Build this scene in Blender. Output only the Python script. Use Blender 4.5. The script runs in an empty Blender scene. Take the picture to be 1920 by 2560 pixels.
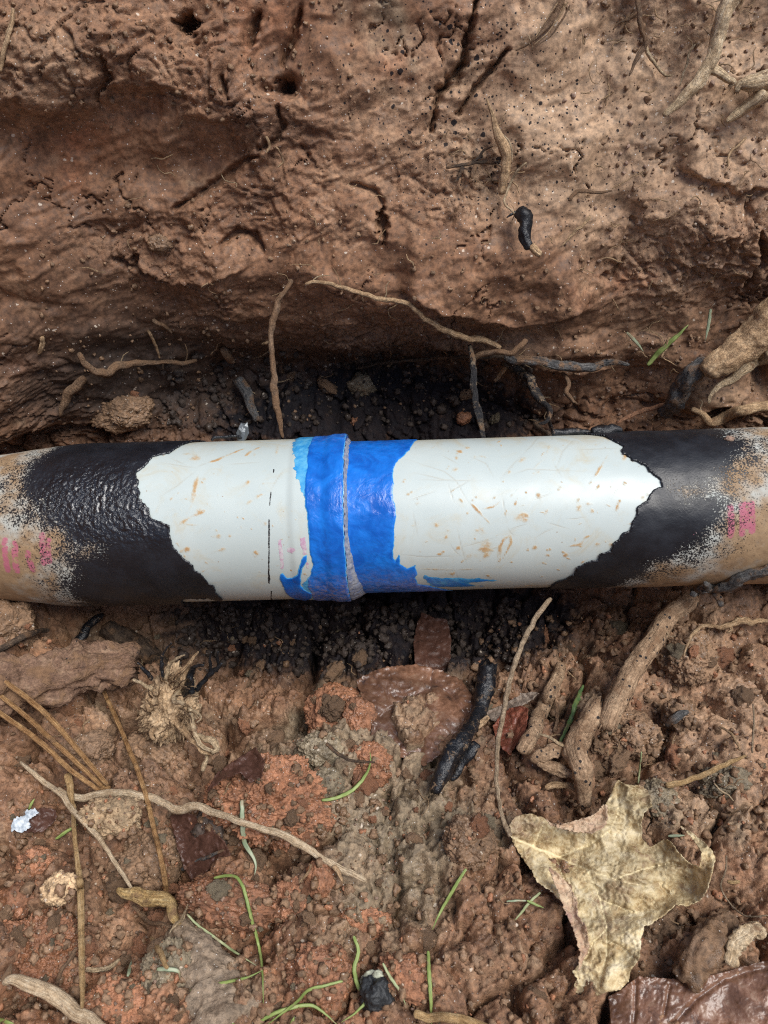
import bpy, math, random
import numpy as np
from mathutils import Vector, Matrix
from mathutils.bvhtree import BVHTree

random.seed(7)
RNG = np.random.default_rng(11)
SC = bpy.context.scene
COL = SC.collection
F32 = np.float32

# ------------------------------------------------------------------ camera
PITCH = math.radians(55.0)
DIST = 0.588
FPX = 1923.0                       # focal length in pixels of the 1920 x 2560 photograph
DIRV = np.array([0.0, math.cos(PITCH), -math.sin(PITCH)])
UPV = np.array([0.0, math.sin(PITCH), math.cos(PITCH)])
RTV = np.array([1.0, 0.0, 0.0])
CAM = -DIRV * DIST
cd = bpy.data.cameras.new('camera')
cam = bpy.data.objects.new('camera', cd)
COL.objects.link(cam)
cam.location = CAM
cam.rotation_euler = (math.pi / 2 - PITCH, 0, 0)
cd.sensor_fit = 'VERTICAL'
cd.sensor_height = 34.6
cd.lens = 34.6 * FPX / 2560.0
cd.clip_start = 0.02
cd.clip_end = 200.0
cd.dof.use_dof = True
cd.dof.focus_distance = 0.56
cd.dof.aperture_fstop = 12.0
SC.camera = cam
SC.cycles.use_denoising = False
SC.cycles.filter_width = 1.15
SC.cycles.max_bounces = 6
SC.cycles.diffuse_bounces = 3

# ------------------------------------------------------------------ sky, sun, exposure
SUN_EL, SUN_ROT = math.radians(68), math.radians(106)
wd = bpy.data.worlds.new('World')
SC.world = wd
wd.use_nodes = True
nt = wd.node_tree
nt.nodes.clear()
sky = nt.nodes.new('ShaderNodeTexSky')
sky.sky_type = 'NISHITA'
sky.sun_disc = False
sky.sun_elevation = SUN_EL
sky.sun_rotation = SUN_ROT
sky.air_density = 1.0
sky.dust_density = 2.0
sky.ozone_density = 1.0
bg = nt.nodes.new('ShaderNodeBackground')
bg.inputs[1].default_value = 0.085
wo = nt.nodes.new('ShaderNodeOutputWorld')
nt.links.new(sky.outputs[0], bg.inputs[0])
nt.links.new(bg.outputs[0], wo.inputs[0])
sl = bpy.data.lights.new('sun', 'SUN')
sl.energy = 2.3
sl.angle = math.radians(36)
sl.color = (1.0, 0.97, 0.92)
so = bpy.data.objects.new('sun', sl)
COL.objects.link(so)
SV = Vector((math.sin(SUN_ROT) * math.cos(SUN_EL), math.cos(SUN_ROT) * math.cos(SUN_EL), math.sin(SUN_EL)))
so.rotation_euler = SV.to_track_quat('Z', 'Y').to_euler()
SC.view_settings.view_transform = 'Standard'
SC.view_settings.look = 'None'
SC.view_settings.gamma = 1.0
SC.view_settings.use_curve_mapping = False
SC.view_settings.exposure = 0.68

# ------------------------------------------------------------------ numpy noise
_prng = np.random.default_rng(5)
PERM = np.concatenate([_prng.permutation(256)] * 3).astype(np.int32)
G2 = np.stack([np.cos(np.arange(256) * 2.39996), np.sin(np.arange(256) * 2.39996)], 1).astype(F32)
_g3 = _prng.normal(size=(256, 3))
G3 = (_g3 / np.linalg.norm(_g3, axis=1, keepdims=True)).astype(F32)
R1 = _prng.random(256).astype(F32)
R2 = _prng.random(256).astype(F32)
R3 = _prng.random(256).astype(F32)


def _fade(t):
    return t * t * t * (t * (t * 6 - 15) + 10)


def perlin2(x, y, seed=0):
    x = np.asarray(x, F32) + F32(seed * 17.13)
    y = np.asarray(y, F32) + F32(seed * 9.71)
    xi = np.floor(x)
    yi = np.floor(y)
    xf = x - xi
    yf = y - yi
    xi = xi.astype(np.int32) & 255
    yi = yi.astype(np.int32) & 255
    u = _fade(xf)
    v = _fade(yf)
    px0 = PERM[xi]
    px1 = PERM[xi + 1]

    def g(h, dx, dy):
        gg = G2[h]
        return gg[..., 0] * dx + gg[..., 1] * dy
    a = g(PERM[px0 + yi], xf, yf)
    b = g(PERM[px1 + yi], xf - 1, yf)
    c = g(PERM[px0 + yi + 1], xf, yf - 1)
    d = g(PERM[px1 + yi + 1], xf - 1, yf - 1)
    ab = a + u * (b - a)
    cdv = c + u * (d - c)
    return (ab + v * (cdv - ab)) * 1.4


def fbm2(x, y, oct=4, seed=0, gain=0.5, lac=2.03):
    r = 0
    a = 1.0
    for i in range(oct):
        r = r + a * perlin2(x, y, seed + i * 3)
        x = x * lac
        y = y * lac
        a *= gain
    return r


def billow2(x, y, oct=4, seed=0, gain=0.5, lac=2.1):
    r = 0
    a = 1.0
    for i in range(oct):
        r = r + a * np.abs(perlin2(x, y, seed + i * 3))
        x = x * lac
        y = y * lac
        a *= gain
    return r


def worley2(x, y, seed=0):
    x = np.asarray(x, F32) + F32(seed * 7.77)
    y = np.asarray(y, F32) + F32(seed * 3.33)
    xi = np.floor(x).astype(np.int32)
    yi = np.floor(y).astype(np.int32)
    f1 = np.full(x.shape, 9.0, F32)
    f2 = np.full(x.shape, 9.0, F32)
    idv = np.zeros(x.shape, F32)
    for dx in (-1, 0, 1):
        for dy in (-1, 0, 1):
            cx = xi + dx
            cy = yi + dy
            h = PERM[PERM[cx & 255] + (cy & 255)]
            d = np.sqrt((cx + R1[h] - x) ** 2 + (cy + R2[h] - y) ** 2)
            near = d < f1
            f2 = np.where(near, f1, np.minimum(f2, d))
            idv = np.where(near, R3[h], idv)
            f1 = np.where(near, d, f1)
    return f1, f2, idv


def perlin3(p, seed=0):
    p = np.asarray(p, F32) + F32(seed * 13.37)
    i = np.floor(p)
    f = p - i
    i = i.astype(np.int32) & 255
    w = _fade(f)
    r = 0
    for dx in (0, 1):
        for dy in (0, 1):
            for dz in (0, 1):
                h = PERM[PERM[PERM[i[:, 0] + dx] + i[:, 1] + dy] + i[:, 2] + dz]
                g = G3[h]
                d = g[:, 0] * (f[:, 0] - dx) + g[:, 1] * (f[:, 1] - dy) + g[:, 2] * (f[:, 2] - dz)
                wx = w[:, 0] if dx else 1 - w[:, 0]
                wy = w[:, 1] if dy else 1 - w[:, 1]
                wz = w[:, 2] if dz else 1 - w[:, 2]
                r = r + d * wx * wy * wz
    return r * 1.5


def fbm3(p, oct=4, seed=0, gain=0.5):
    r = 0
    a = 1.0
    for i in range(oct):
        r = r + a * perlin3(p, seed + i * 3)
        p = p * 2.05
        a *= gain
    return r


def worley3(p, seed=0):
    p = np.asarray(p, F32) + F32(seed * 5.1)
    i = np.floor(p).astype(np.int32)
    f1 = np.full(len(p), 9.0, F32)
    f2 = np.full(len(p), 9.0, F32)
    for dx in (-1, 0, 1):
        for dy in (-1, 0, 1):
            for dz in (-1, 0, 1):
                c = i + np.array([dx, dy, dz], np.int32)
                h = PERM[PERM[PERM[c[:, 0] & 255] + (c[:, 1] & 255)] + (c[:, 2] & 255)]
                d = np.sqrt((c[:, 0] + R1[h] - p[:, 0]) ** 2 + (c[:, 1] + R2[h] - p[:, 1]) ** 2 + (c[:, 2] + R3[h] - p[:, 2]) ** 2)
                near = d < f1
                f2 = np.where(near, f1, np.minimum(f2, d))
                f1 = np.where(near, d, f1)
    return f1, f2


def sstep(a, b, x):
    t = np.clip((x - a) / (b - a), 0, 1)
    return t * t * (3 - 2 * t)


# ------------------------------------------------------------------ picture <-> place
def rayd(px, py):
    return DIRV + (px - 960.0) / FPX * RTV + (1280.0 - py) / FPX * UPV


def at(px, py, zd):
    return CAM + rayd(px, py) * zd


def project(X, Y, Z):
    dx, dy, dz = X - CAM[0], Y - CAM[1], Z - CAM[2]
    zd = dy * DIRV[1] + dz * DIRV[2]
    zs = np.where(zd > 0.05, zd, 0.05)
    u = 960 + FPX * dx / zs
    v = 1280 - FPX * (dy * UPV[1] + dz * UPV[2]) / zs
    return u, v, zd


# ------------------------------------------------------------------ mesh helpers
def mk(name, V, faces, mat=None, parent=None, attrs=None, smooth=True, link=True):
    """One mesh object out of numpy arrays; faces is a list of (n,3) / (n,4) index arrays."""
    me = bpy.data.meshes.new(name)
    V = np.asarray(V, F32)
    faces = [np.asarray(f, np.int32) for f in faces if len(f)]
    me.vertices.add(len(V))
    me.vertices.foreach_set('co', V.ravel())
    nl = sum(f.size for f in faces)
    npoly = sum(len(f) for f in faces)
    me.loops.add(nl)
    me.loops.foreach_set('vertex_index', np.concatenate([f.ravel() for f in faces]))
    me.polygons.add(npoly)
    tot = np.concatenate([np.full(len(f), f.shape[1], np.int32) for f in faces])
    st = np.concatenate([[0], np.cumsum(tot)[:-1]]).astype(np.int32)
    me.polygons.foreach_set('loop_start', st)
    me.polygons.foreach_set('use_smooth', np.full(npoly, smooth, bool))
    for k, a in (attrs or {}).items():
        a = np.asarray(a, F32)
        if a.ndim == 1:
            at_ = me.attributes.new(k, 'FLOAT', 'POINT')
            at_.data.foreach_set('value', a)
        else:
            at_ = me.attributes.new(k, 'FLOAT_VECTOR', 'POINT')
            at_.data.foreach_set('vector', a.ravel())
    me.update(calc_edges=True)
    if mat:
        me.materials.append(mat)
    o = bpy.data.objects.new(name, me)
    if parent:
        o.parent = parent
    if link:
        COL.objects.link(o)
    return o


def empty(name, loc=(0, 0, 0)):
    o = bpy.data.objects.new(name, None)
    o.location = loc
    o.empty_display_size = 0.02
    COL.objects.link(o)
    return o


def tag(o, label=None, cat=None, group=None, kind=None):
    if label:
        o['label'] = label
    if cat:
        o['category'] = cat
    if group:
        o['group'] = group
    if kind:
        o['kind'] = kind
    return o


def grid_faces(nr, nc, keep=None):
    i = np.arange((nr - 1) * nc, dtype=np.int32).reshape(nr - 1, nc)[:, :-1]
    f = np.stack([i, i + 1, i + nc + 1, i + nc], -1)
    if keep is not None:
        f = f[keep]
    return f.reshape(-1, 4)


def poly_sdf(X, Y, poly):
    """Signed distance to a closed polygon, positive inside."""
    poly = np.asarray(poly, float)
    d = np.full(X.shape, 1e9)
    ins = np.zeros(X.shape, bool)
    n = len(poly)
    for k in range(n):
        x0, y0 = poly[k]
        x1, y1 = poly[(k + 1) % n]
        ex, ey = x1 - x0, y1 - y0
        L = ex * ex + ey * ey + 1e-18
        t = np.clip(((X - x0) * ex + (Y - y0) * ey) / L, 0, 1)
        d = np.minimum(d, (X - x0 - t * ex) ** 2 + (Y - y0 - t * ey) ** 2)
        c = ((y0 > Y) != (y1 > Y)) & (X < (x1 - x0) * (Y - y0) / ((y1 - y0) if y1 != y0 else 1e-18) + x0)
        ins ^= c
    d = np.sqrt(d)
    return np.where(ins, d, -d)


def line_dist(X, Y, pts):
    """Distance to an open polyline and how far along it (0..1) the nearest point lies."""
    pts = np.asarray(pts, float)
    d = np.full(X.shape, 1e9)
    al = np.zeros(X.shape)
    n = len(pts) - 1
    for k in range(n):
        x0, y0 = pts[k]
        x1, y1 = pts[k + 1]
        ex, ey = x1 - x0, y1 - y0
        L = ex * ex + ey * ey + 1e-18
        t = np.clip(((X - x0) * ex + (Y - y0) * ey) / L, 0, 1)
        dd = (X - x0 - t * ex) ** 2 + (Y - y0 - t * ey) ** 2
        m = dd < d
        d = np.where(m, dd, d)
        al = np.where(m, (k + t) / n, al)
    return np.sqrt(d), al


def clip_grid(S, arrs):
    """Keep the part of a grid where S > 0, cutting cells along the zero line.
    arrs: list of (nr,nc[,k]) arrays; returns clipped flat arrays and triangles."""
    nr, nc = S.shape
    A = [S.reshape(-1, 1).astype(float)] + [a.reshape(nr * nc, -1).astype(float) for a in arrs]
    widths = [a.shape[1] for a in A]
    D = np.concatenate(A, 1)
    q = grid_faces(nr, nc)
    flip = (np.arange(len(q)) + np.arange(len(q)) // (nc - 1)) % 2 == 0
    ta = np.where(flip[:, None], q[:, [0, 1, 2]], q[:, [0, 1, 3]])
    tb = np.where(flip[:, None], q[:, [0, 2, 3]], q[:, [1, 2, 3]])
    T = np.concatenate([ta, tb])
    pos = D[T, 0] > 0
    cnt = pos.sum(1)
    tris = [T[cnt == 3]]
    extra = []
    base = nr * nc
    cache = {}

    def cut(a, b):
        k = (a, b) if a < b else (b, a)
        if k not in cache:
            sa, sb = D[a, 0], D[b, 0]
            f = sa / (sa - sb)
            cache[k] = base + len(extra)
            extra.append(D[a] + f * (D[b] - D[a]))
        return cache[k]
    out = []
    for tri, p in zip(T[(cnt == 1) | (cnt == 2)], pos[(cnt == 1) | (cnt == 2)]):
        tri = [int(v) for v in tri]
        if p.sum() == 1:
            k = int(np.argmax(p))
            a, b, c = tri[k], tri[(k + 1) % 3], tri[(k + 2) % 3]
            out.append((a, cut(a, b), cut(a, c)))
        else:
            k = int(np.argmin(p))
            a, b, c = tri[k], tri[(k + 1) % 3], tri[(k + 2) % 3]
            ab, ac = cut(a, b), cut(a, c)
            out.append((ab, b, c))
            out.append((ab, c, ac))
    if out:
        tris.append(np.array(out, np.int64))
    T = np.concatenate(tris)
    D = np.concatenate([D, np.array(extra)]) if extra else D
    used, inv = np.unique(T, return_inverse=True)
    T = inv.reshape(-1, 3)
    D = D[used]
    res = []
    k = 0
    for w in widths:
        res.append(D[:, k:k + w] if w > 1 else D[:, k])
        k += w
    return T, res[0], res[1:]


def icosphere(sub):
    t = (1 + 5 ** 0.5) / 2
    v = [(-1, t, 0), (1, t, 0), (-1, -t, 0), (1, -t, 0), (0, -1, t), (0, 1, t), (0, -1, -t), (0, 1, -t), (t, 0, -1), (t, 0, 1), (-t, 0, -1), (-t, 0, 1)]
    f = [(0, 11, 5), (0, 5, 1), (0, 1, 7), (0, 7, 10), (0, 10, 11), (1, 5, 9), (5, 11, 4), (11, 10, 2), (10, 7, 6), (7, 1, 8), (3, 9, 4), (3, 4, 2), (3, 2, 6), (3, 6, 8), (3, 8, 9), (4, 9, 5), (2, 4, 11), (6, 2, 10), (8, 6, 7), (9, 8, 1)]
    V = np.array(v, float)
    V /= np.linalg.norm(V, axis=1, keepdims=True)
    Fc = np.array(f, np.int64)
    for _ in range(sub):
        e = np.concatenate([Fc[:, [0, 1]], Fc[:, [1, 2]], Fc[:, [2, 0]]])
        e.sort(1)
        ue, inv = np.unique(e, axis=0, return_inverse=True)
        inv = inv.ravel()
        m = V[ue].mean(1)
        m /= np.linalg.norm(m, axis=1, keepdims=True)
        n = len(Fc)
        a, b, c = inv[:n] + len(V), inv[n:2 * n] + len(V), inv[2 * n:] + len(V)
        V = np.concatenate([V, m])
        Fc = np.concatenate([np.stack([Fc[:, 0], a, c], 1), np.stack([Fc[:, 1], b, a], 1), np.stack([Fc[:, 2], c, b], 1), np.stack([a, b, c], 1)])
    return V, Fc


# ------------------------------------------------------------------ material helper
class NT:
    def __init__(self, name):
        self.m = bpy.data.materials.new(name)
        self.m.use_nodes = True
        self.t = self.m.node_tree
        self.t.nodes.clear()
        self.out = self.t.nodes.new('ShaderNodeOutputMaterial')
        self.b = self.t.nodes.new('ShaderNodeBsdfPrincipled')
        self.t.links.new(self.b.outputs[0], self.out.inputs[0])

    def set(self, sock, v):
        if isinstance(v, bpy.types.NodeSocket):
            self.t.links.new(v, sock)
        elif isinstance(v, (tuple, list)) and sock.type == 'RGBA' and len(v) == 3:
            sock.default_value = (*v, 1)
        else:
            sock.default_value = v

    def bs(self, **kw):
        names = dict(color='Base Color', rough='Roughness', spec='Specular IOR Level', normal='Normal', coat='Coat Weight', coatr='Coat Roughness', sss='Subsurface Weight', trans='Transmission Weight', metal='Metallic', sheen='Sheen Weight')
        for k, v in kw.items():
            self.set(self.b.inputs[names[k]], v)

    def coord(self, kind='Object'):
        n = self.t.nodes.new('ShaderNodeTexCoord')
        return n.outputs[kind]

    def attr(self, name, vec=False):
        n = self.t.nodes.new('ShaderNodeAttribute')
        n.attribute_name = name
        return n.outputs['Vector' if vec else 'Fac']

    def rand(self):
        return self.t.nodes.new('ShaderNodeObjectInfo').outputs['Random']

    def noise(self, vec, scale, detail=4, rough=0.55, dist=0.0, col=False):
        n = self.t.nodes.new('ShaderNodeTexNoise')
        self.set(n.inputs['Vector'], vec)
        self.set(n.inputs['Scale'], scale)
        n.inputs['Detail'].default_value = detail
        n.inputs['Roughness'].default_value = rough
        n.inputs['Distortion'].default_value = dist
        return n.outputs['Color' if col else 'Fac']

    def vor(self, vec, scale, feature='F1', out='Distance', rnd=1.0):
        n = self.t.nodes.new('ShaderNodeTexVoronoi')
        n.feature = feature
        self.set(n.inputs['Vector'], vec)
        self.set(n.inputs['Scale'], scale)
        n.inputs['Randomness'].default_value = rnd
        return n.outputs[out]

    def ma(self, op, a, b=0.0, c=0.0, clamp=False):
        n = self.t.nodes.new('ShaderNodeMath')
        n.operation = op
        n.use_clamp = clamp
        self.set(n.inputs[0], a)
        self.set(n.inputs[1], b)
        self.set(n.inputs[2], c)
        return n.outputs[0]

    def mapr(self, v, a, b, c=0.0, d=1.0, smooth=True):
        n = self.t.nodes.new('ShaderNodeMapRange')
        n.interpolation_type = 'SMOOTHSTEP' if smooth else 'LINEAR'
        self.set(n.inputs[0], v)
        for i, x in enumerate((a, b, c, d)):
            self.set(n.inputs[1 + i], x)
        return n.outputs[0]

    def vmul(self, v, s):
        n = self.t.nodes.new('ShaderNodeVectorMath')
        n.operation = 'MULTIPLY'
        self.set(n.inputs[0], v)
        n.inputs[1].default_value = s
        return n.outputs[0]

    def vadd(self, v, w):
        n = self.t.nodes.new('ShaderNodeVectorMath')
        n.operation = 'ADD'
        self.set(n.inputs[0], v)
        self.set(n.inputs[1], w)
        return n.outputs[0]

    def ramp(self, f, stops):
        n = self.t.nodes.new('ShaderNodeValToRGB')
        e = n.color_ramp.elements
        while len(e) < len(stops):
            e.new(0.5)
        for el, (p, c) in zip(e, stops):
            el.position = p
            el.color = (*c, 1)
        self.set(n.inputs[0], f)
        return n.outputs[0]

    def mix(self, f, a, b, mode='MIX'):
        n = self.t.nodes.new('ShaderNodeMix')
        n.data_type = 'RGBA'
        n.blend_type = mode
        self.set(n.inputs[0], f)
        self.set(n.inputs[6], a)
        self.set(n.inputs[7], b)
        return n.outputs[2]

    def bump(self, h, strength=0.5, dist=0.001, normal=None):
        n = self.t.nodes.new('ShaderNodeBump')
        n.inputs['Strength'].default_value = strength
        n.inputs['Distance'].default_value = dist
        self.set(n.inputs['Height'], h)
        if normal is not None:
            self.set(n.inputs['Normal'], normal)
        return n.outputs[0]

# ------------------------------------------------------------------ materials
BROWN = (0.205, 0.118, 0.064)
DARKB = (0.100, 0.055, 0.034)
REDC = (0.310, 0.138, 0.070)
GREYB = (0.225, 0.180, 0.118)
PALE = (0.42, 0.285, 0.180)
TAN = (0.42, 0.29, 0.15)
INK = (0.0070, 0.0100, 0.0155)


def soil_mat(name, terrain=True, tint=None, wetness=0.5):
    n = NT(name)
    p = n.coord('Object')
    if not terrain:
        r = n.rand()
        cx = n.t.nodes.new('ShaderNodeCombineXYZ')
        n.set(cx.inputs[0], n.ma('MULTIPLY', r, 37.0))
        n.set(cx.inputs[1], n.ma('MULTIPLY', r, 91.0))
        p = n.vadd(p, cx.outputs[0])
    big = n.noise(p, 9, 5, 0.6)
    med = n.noise(p, 46, 6, 0.62, 0.6)
    fin = n.noise(p, 240, 6, 0.68)
    mixv = n.ma('ADD', n.ma('MULTIPLY', big, 0.45), n.ma('MULTIPLY', med, 0.55))
    if terrain:
        col = n.ramp(mixv, [(0.30, DARKB), (0.45, (0.18, 0.092, 0.050)), (0.58, (0.250, 0.130, 0.070)), (0.72, (0.34, 0.195, 0.115))])
        rn = n.noise(p, 21, 4, 0.6, 0.4)
        rf = n.mapr(n.ma('ADD', rn, n.attr('red')), 0.62, 0.95)
        col = n.mix(n.ma('MULTIPLY', rf, 0.85), col, REDC)
        gf = n.mapr(n.ma('ADD', n.noise(p, 30, 5, 0.6), n.attr('grey')), 0.66, 0.98)
        col = n.mix(n.ma('MULTIPLY', gf, 0.85), col, GREYB)
        pf = n.mapr(n.ma('ADD', n.ma('MULTIPLY', med, 0.7), n.attr('pale')), 0.42, 1.1)
        col = n.mix(n.ma('MULTIPLY', pf, 0.85), col, PALE)
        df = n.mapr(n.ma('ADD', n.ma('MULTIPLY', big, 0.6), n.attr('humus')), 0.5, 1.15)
        col = n.mix(df, col, (0.055, 0.035, 0.025))  # trench shade mixed into the soil colour
    else:
        t = tint or BROWN
        col = n.ramp(mixv, [(0.28, tuple(c * 0.52 for c in t)), (0.48, t), (0.66, tuple(min(1, c * 1.22 + 0.015) for c in t)), (0.82, tuple(min(1, c * 1.5 + 0.03) for c in t))])
        rr = n.ma('MULTIPLY_ADD', n.rand(), 0.5, 0.75)
        hs = n.t.nodes.new('ShaderNodeHueSaturation')
        n.set(hs.inputs['Value'], rr)
        n.set(hs.inputs['Color'], col)
        col = hs.outputs[0]
    # fine grain
    g = n.mapr(fin, 0.28, 0.72, 0.50, 1.5)
    gc = n.t.nodes.new('ShaderNodeCombineColor')
    for i in range(3):
        n.set(gc.inputs[i], g)
    col = n.mix(1.0, col, gc.outputs[0], 'MULTIPLY')
    # quartz and mica grains, made paler and denser to paint wet glints
    vc = n.vor(p, 620, out='Color')
    sx = n.t.nodes.new('ShaderNodeSeparateColor')
    n.set(sx.inputs[0], vc)
    near = n.mapr(n.vor(p, 620), 0.30, 0.18)
    mica_glint = n.ma('MULTIPLY', n.ma('GREATER_THAN', sx.outputs[0], 0.955), near)
    col = n.mix(n.ma('MULTIPLY', mica_glint, 0.85), col, (0.80, 0.76, 0.70))
    darkg = n.ma('MULTIPLY', n.ma('LESS_THAN', sx.outputs[1], 0.05), near)
    col = n.mix(n.ma('MULTIPLY', darkg, 0.7), col, (0.03, 0.022, 0.018))
    v2 = n.vor(p, 210, out='Color')
    s2 = n.t.nodes.new('ShaderNodeSeparateColor')
    n.set(s2.inputs[0], v2)
    gr2 = n.ma('MULTIPLY', n.ma('GREATER_THAN', s2.outputs[0], 0.962), n.mapr(n.vor(n.vadd(p, n.vmul(n.noise(p, 500, 2, 0.5, 0, True), (0.002,) * 3)), 210), 0.26, 0.18))
    col = n.mix(n.ma('MULTIPLY', gr2, 0.8), col, (0.66, 0.57, 0.46))
    wet = n.mapr(n.noise(p, 55, 4, 0.6), 0.42 , 0.66)
    if terrain:
        wet = n.ma('MULTIPLY', wet, n.attr('wet'))
    rough = n.ma('SUBTRACT', n.mapr(fin, 0.2, 0.8, 0.66, 0.92), n.ma('MULTIPLY', wet, 0.46 if terrain else 0.46 * wetness * 1.6))
    rough = n.ma('MAXIMUM', n.ma('SUBTRACT', rough, n.ma('MULTIPLY', mica_glint, 0.35)), 0.12)
    if terrain:
        # black coating overspray: solid where thick, fine and coarse droplets round it
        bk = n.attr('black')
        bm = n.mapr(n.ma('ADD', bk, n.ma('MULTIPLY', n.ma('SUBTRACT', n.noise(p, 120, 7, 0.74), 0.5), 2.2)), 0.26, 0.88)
        dt = n.attr('dots')
        for sc, k, off in ((330, 0.34, 0.0), (150, 0.36, 0.25)):
            pw = n.vadd(p, n.vmul(n.noise(p, sc * 1.2, 2, 0.5, 0, True), (0.6 / sc,) * 3))
            vcol = n.vor(pw, sc, out='Color')
            sep = n.t.nodes.new('ShaderNodeSeparateColor')
            n.set(sep.inputs[0], vcol)
            thr = n.ma('MULTIPLY', n.ma('SUBTRACT', n.ma('SUBTRACT', dt, off), sep.outputs[0]), k * 2.2)
            thr = n.ma('MINIMUM', thr, n.ma('MULTIPLY_ADD', sep.outputs[1], 0.26, 0.10))
            bm = n.ma('MAXIMUM', bm, n.mapr(n.ma('SUBTRACT', thr, n.vor(pw, sc)), -0.02, 0.05))
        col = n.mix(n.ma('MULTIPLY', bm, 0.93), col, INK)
        rough = n.ma('SUBTRACT', rough, n.ma('MULTIPLY', bm, 0.12))
    spec = n.ma('MULTIPLY_ADD', bm, -0.38, 0.5) if terrain else 0.5
    h = n.ma('ADD', n.ma('MULTIPLY', fin, 0.8), n.ma('MULTIPLY', n.noise(p, 900, 4, 0.6), 0.4))
    h = n.ma('ADD', h, n.ma('MULTIPLY', mica_glint, 0.25))
    if terrain:
        h = n.ma('MULTIPLY', h, n.attr('crumbly'))
    n.bs(color=col, rough=rough, spec=spec, normal=n.bump(h, 0.85, 0.0017))
    return n.m


def wood_mat(name, cols, dirt=0.35, ink=0.0, rough=0.75, dirtcol=BROWN, gloss=0.0, grain=0.8):
    """Root / twig bark: streaked along the length, clay stuck to it, black droplets if ink > 0."""
    n = NT(name)
    tv = n.attr('tuv', True)
    p = n.coord('Object')
    st = n.noise(n.vmul(tv, (120, 2.2, 1.6)), 1.0, 7, 0.7, 0.6)
    md = n.noise(p, 170, 6, 0.7)
    f = n.ma('ADD', n.ma('MULTIPLY', st, 0.55), n.ma('MULTIPLY', md, 0.45))
    col = n.ramp(f, [(0.38, cols[0]), (0.50, cols[1]), (0.62, cols[2])])
    gcv = n.mapr(n.noise(p, 520, 5, 0.7), 0.3, 0.7, 0.55, 1.45)
    gcc = n.t.nodes.new('ShaderNodeCombineColor')
    for i in range(3):
        n.set(gcc.inputs[i], gcv)
    col = n.mix(grain, col, gcc.outputs[0], 'MULTIPLY')
    d = n.mapr(n.noise(p, 85, 6, 0.68), 0.60 - dirt * 0.32, 0.72 - dirt * 0.25)
    col = n.mix(n.ma('MULTIPLY', d, 0.9), col, n.mix(n.noise(p, 300, 3), tuple(c * 0.7 for c in dirtcol), tuple(c * 1.35 for c in dirtcol)))
    ro = n.mapr(md, 0.3, 0.7, rough - 0.15, min(1, rough + 0.12))
    if ink > 0:
        vd = n.vor(p, 280)
        sep = n.t.nodes.new('ShaderNodeSeparateColor')
        n.set(sep.inputs[0], n.vor(p, 280, out='Color'))
        m = n.mapr(n.ma('SUBTRACT', n.ma('MULTIPLY', n.ma('SUBTRACT', ink, sep.outputs[0]), 1.0), vd), -0.02, 0.04)
        m = n.ma('MAXIMUM', m, n.mapr(n.ma('ADD', n.noise(p, 70, 6, 0.7), ink * 0.62), 0.86, 0.98))
        col = n.mix(n.ma('MULTIPLY', m, 0.94), col, INK)
        ro = n.ma('SUBTRACT', ro, n.ma('MULTIPLY', m, 0.22 + gloss))
    h = n.ma('ADD', n.ma('MULTIPLY', st, 1.7), n.ma('MULTIPLY', n.noise(p, 420, 5, 0.65), 0.6))
    n.bs(color=col, rough=ro, spec=0.4, normal=n.bump(n.ma('ADD', h, n.ma('MULTIPLY', d, 0.5)), 0.9, 0.0018))
    return n.m


def char_mat(name, gloss=0.3, clay=0.2):
    n = NT(name)
    p = n.coord('Object')
    f = n.noise(p, 160, 6, 0.7)
    col = n.ramp(f, [(0.35, (0.006, 0.007, 0.009)), (0.6, (0.014, 0.016, 0.020)), (0.8, (0.04, 0.045, 0.05))])
    m = n.mapr(n.noise(p, 150, 7, 0.74, 0.8), 0.68 - clay * 0.3, 0.80 - clay * 0.25)
    col = n.mix(m, col, n.mix(n.noise(p, 240, 3), (0.14, 0.09, 0.06), (0.33, 0.22, 0.12)))
    ro = n.ma('MAXIMUM', n.mapr(n.noise(p, 60, 3), 0.3, 0.7, gloss, gloss + 0.3), n.ma('MULTIPLY', m, 0.8))
    n.bs(color=col, rough=ro, spec=0.5, normal=n.bump(n.ma('ADD', f, n.ma('MULTIPLY', n.noise(p, 500, 4), 0.4)), 0.8, 0.0016))
    return n.m


def grass_mat(name, a, b, dirt=0.2):
    n = NT(name)
    tv = n.attr('tuv', True)
    p = n.coord('Object')
    st = n.noise(n.vmul(tv, (30, 3, 3)), 1.0, 4, 0.6)
    col = n.mix(n.mapr(st, 0.3, 0.7), a, b)
    d = n.mapr(n.noise(p, 110, 5, 0.65), 0.62 - dirt * 0.3, 0.72 - dirt * 0.25)
    col = n.mix(n.ma('MULTIPLY', d, 0.8), col, (0.25, 0.19, 0.11))
    n.bs(color=col, rough=0.5, spec=0.4, sss=0.0, normal=n.bump(st, 0.3, 0.0005))
    return n.m


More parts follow.
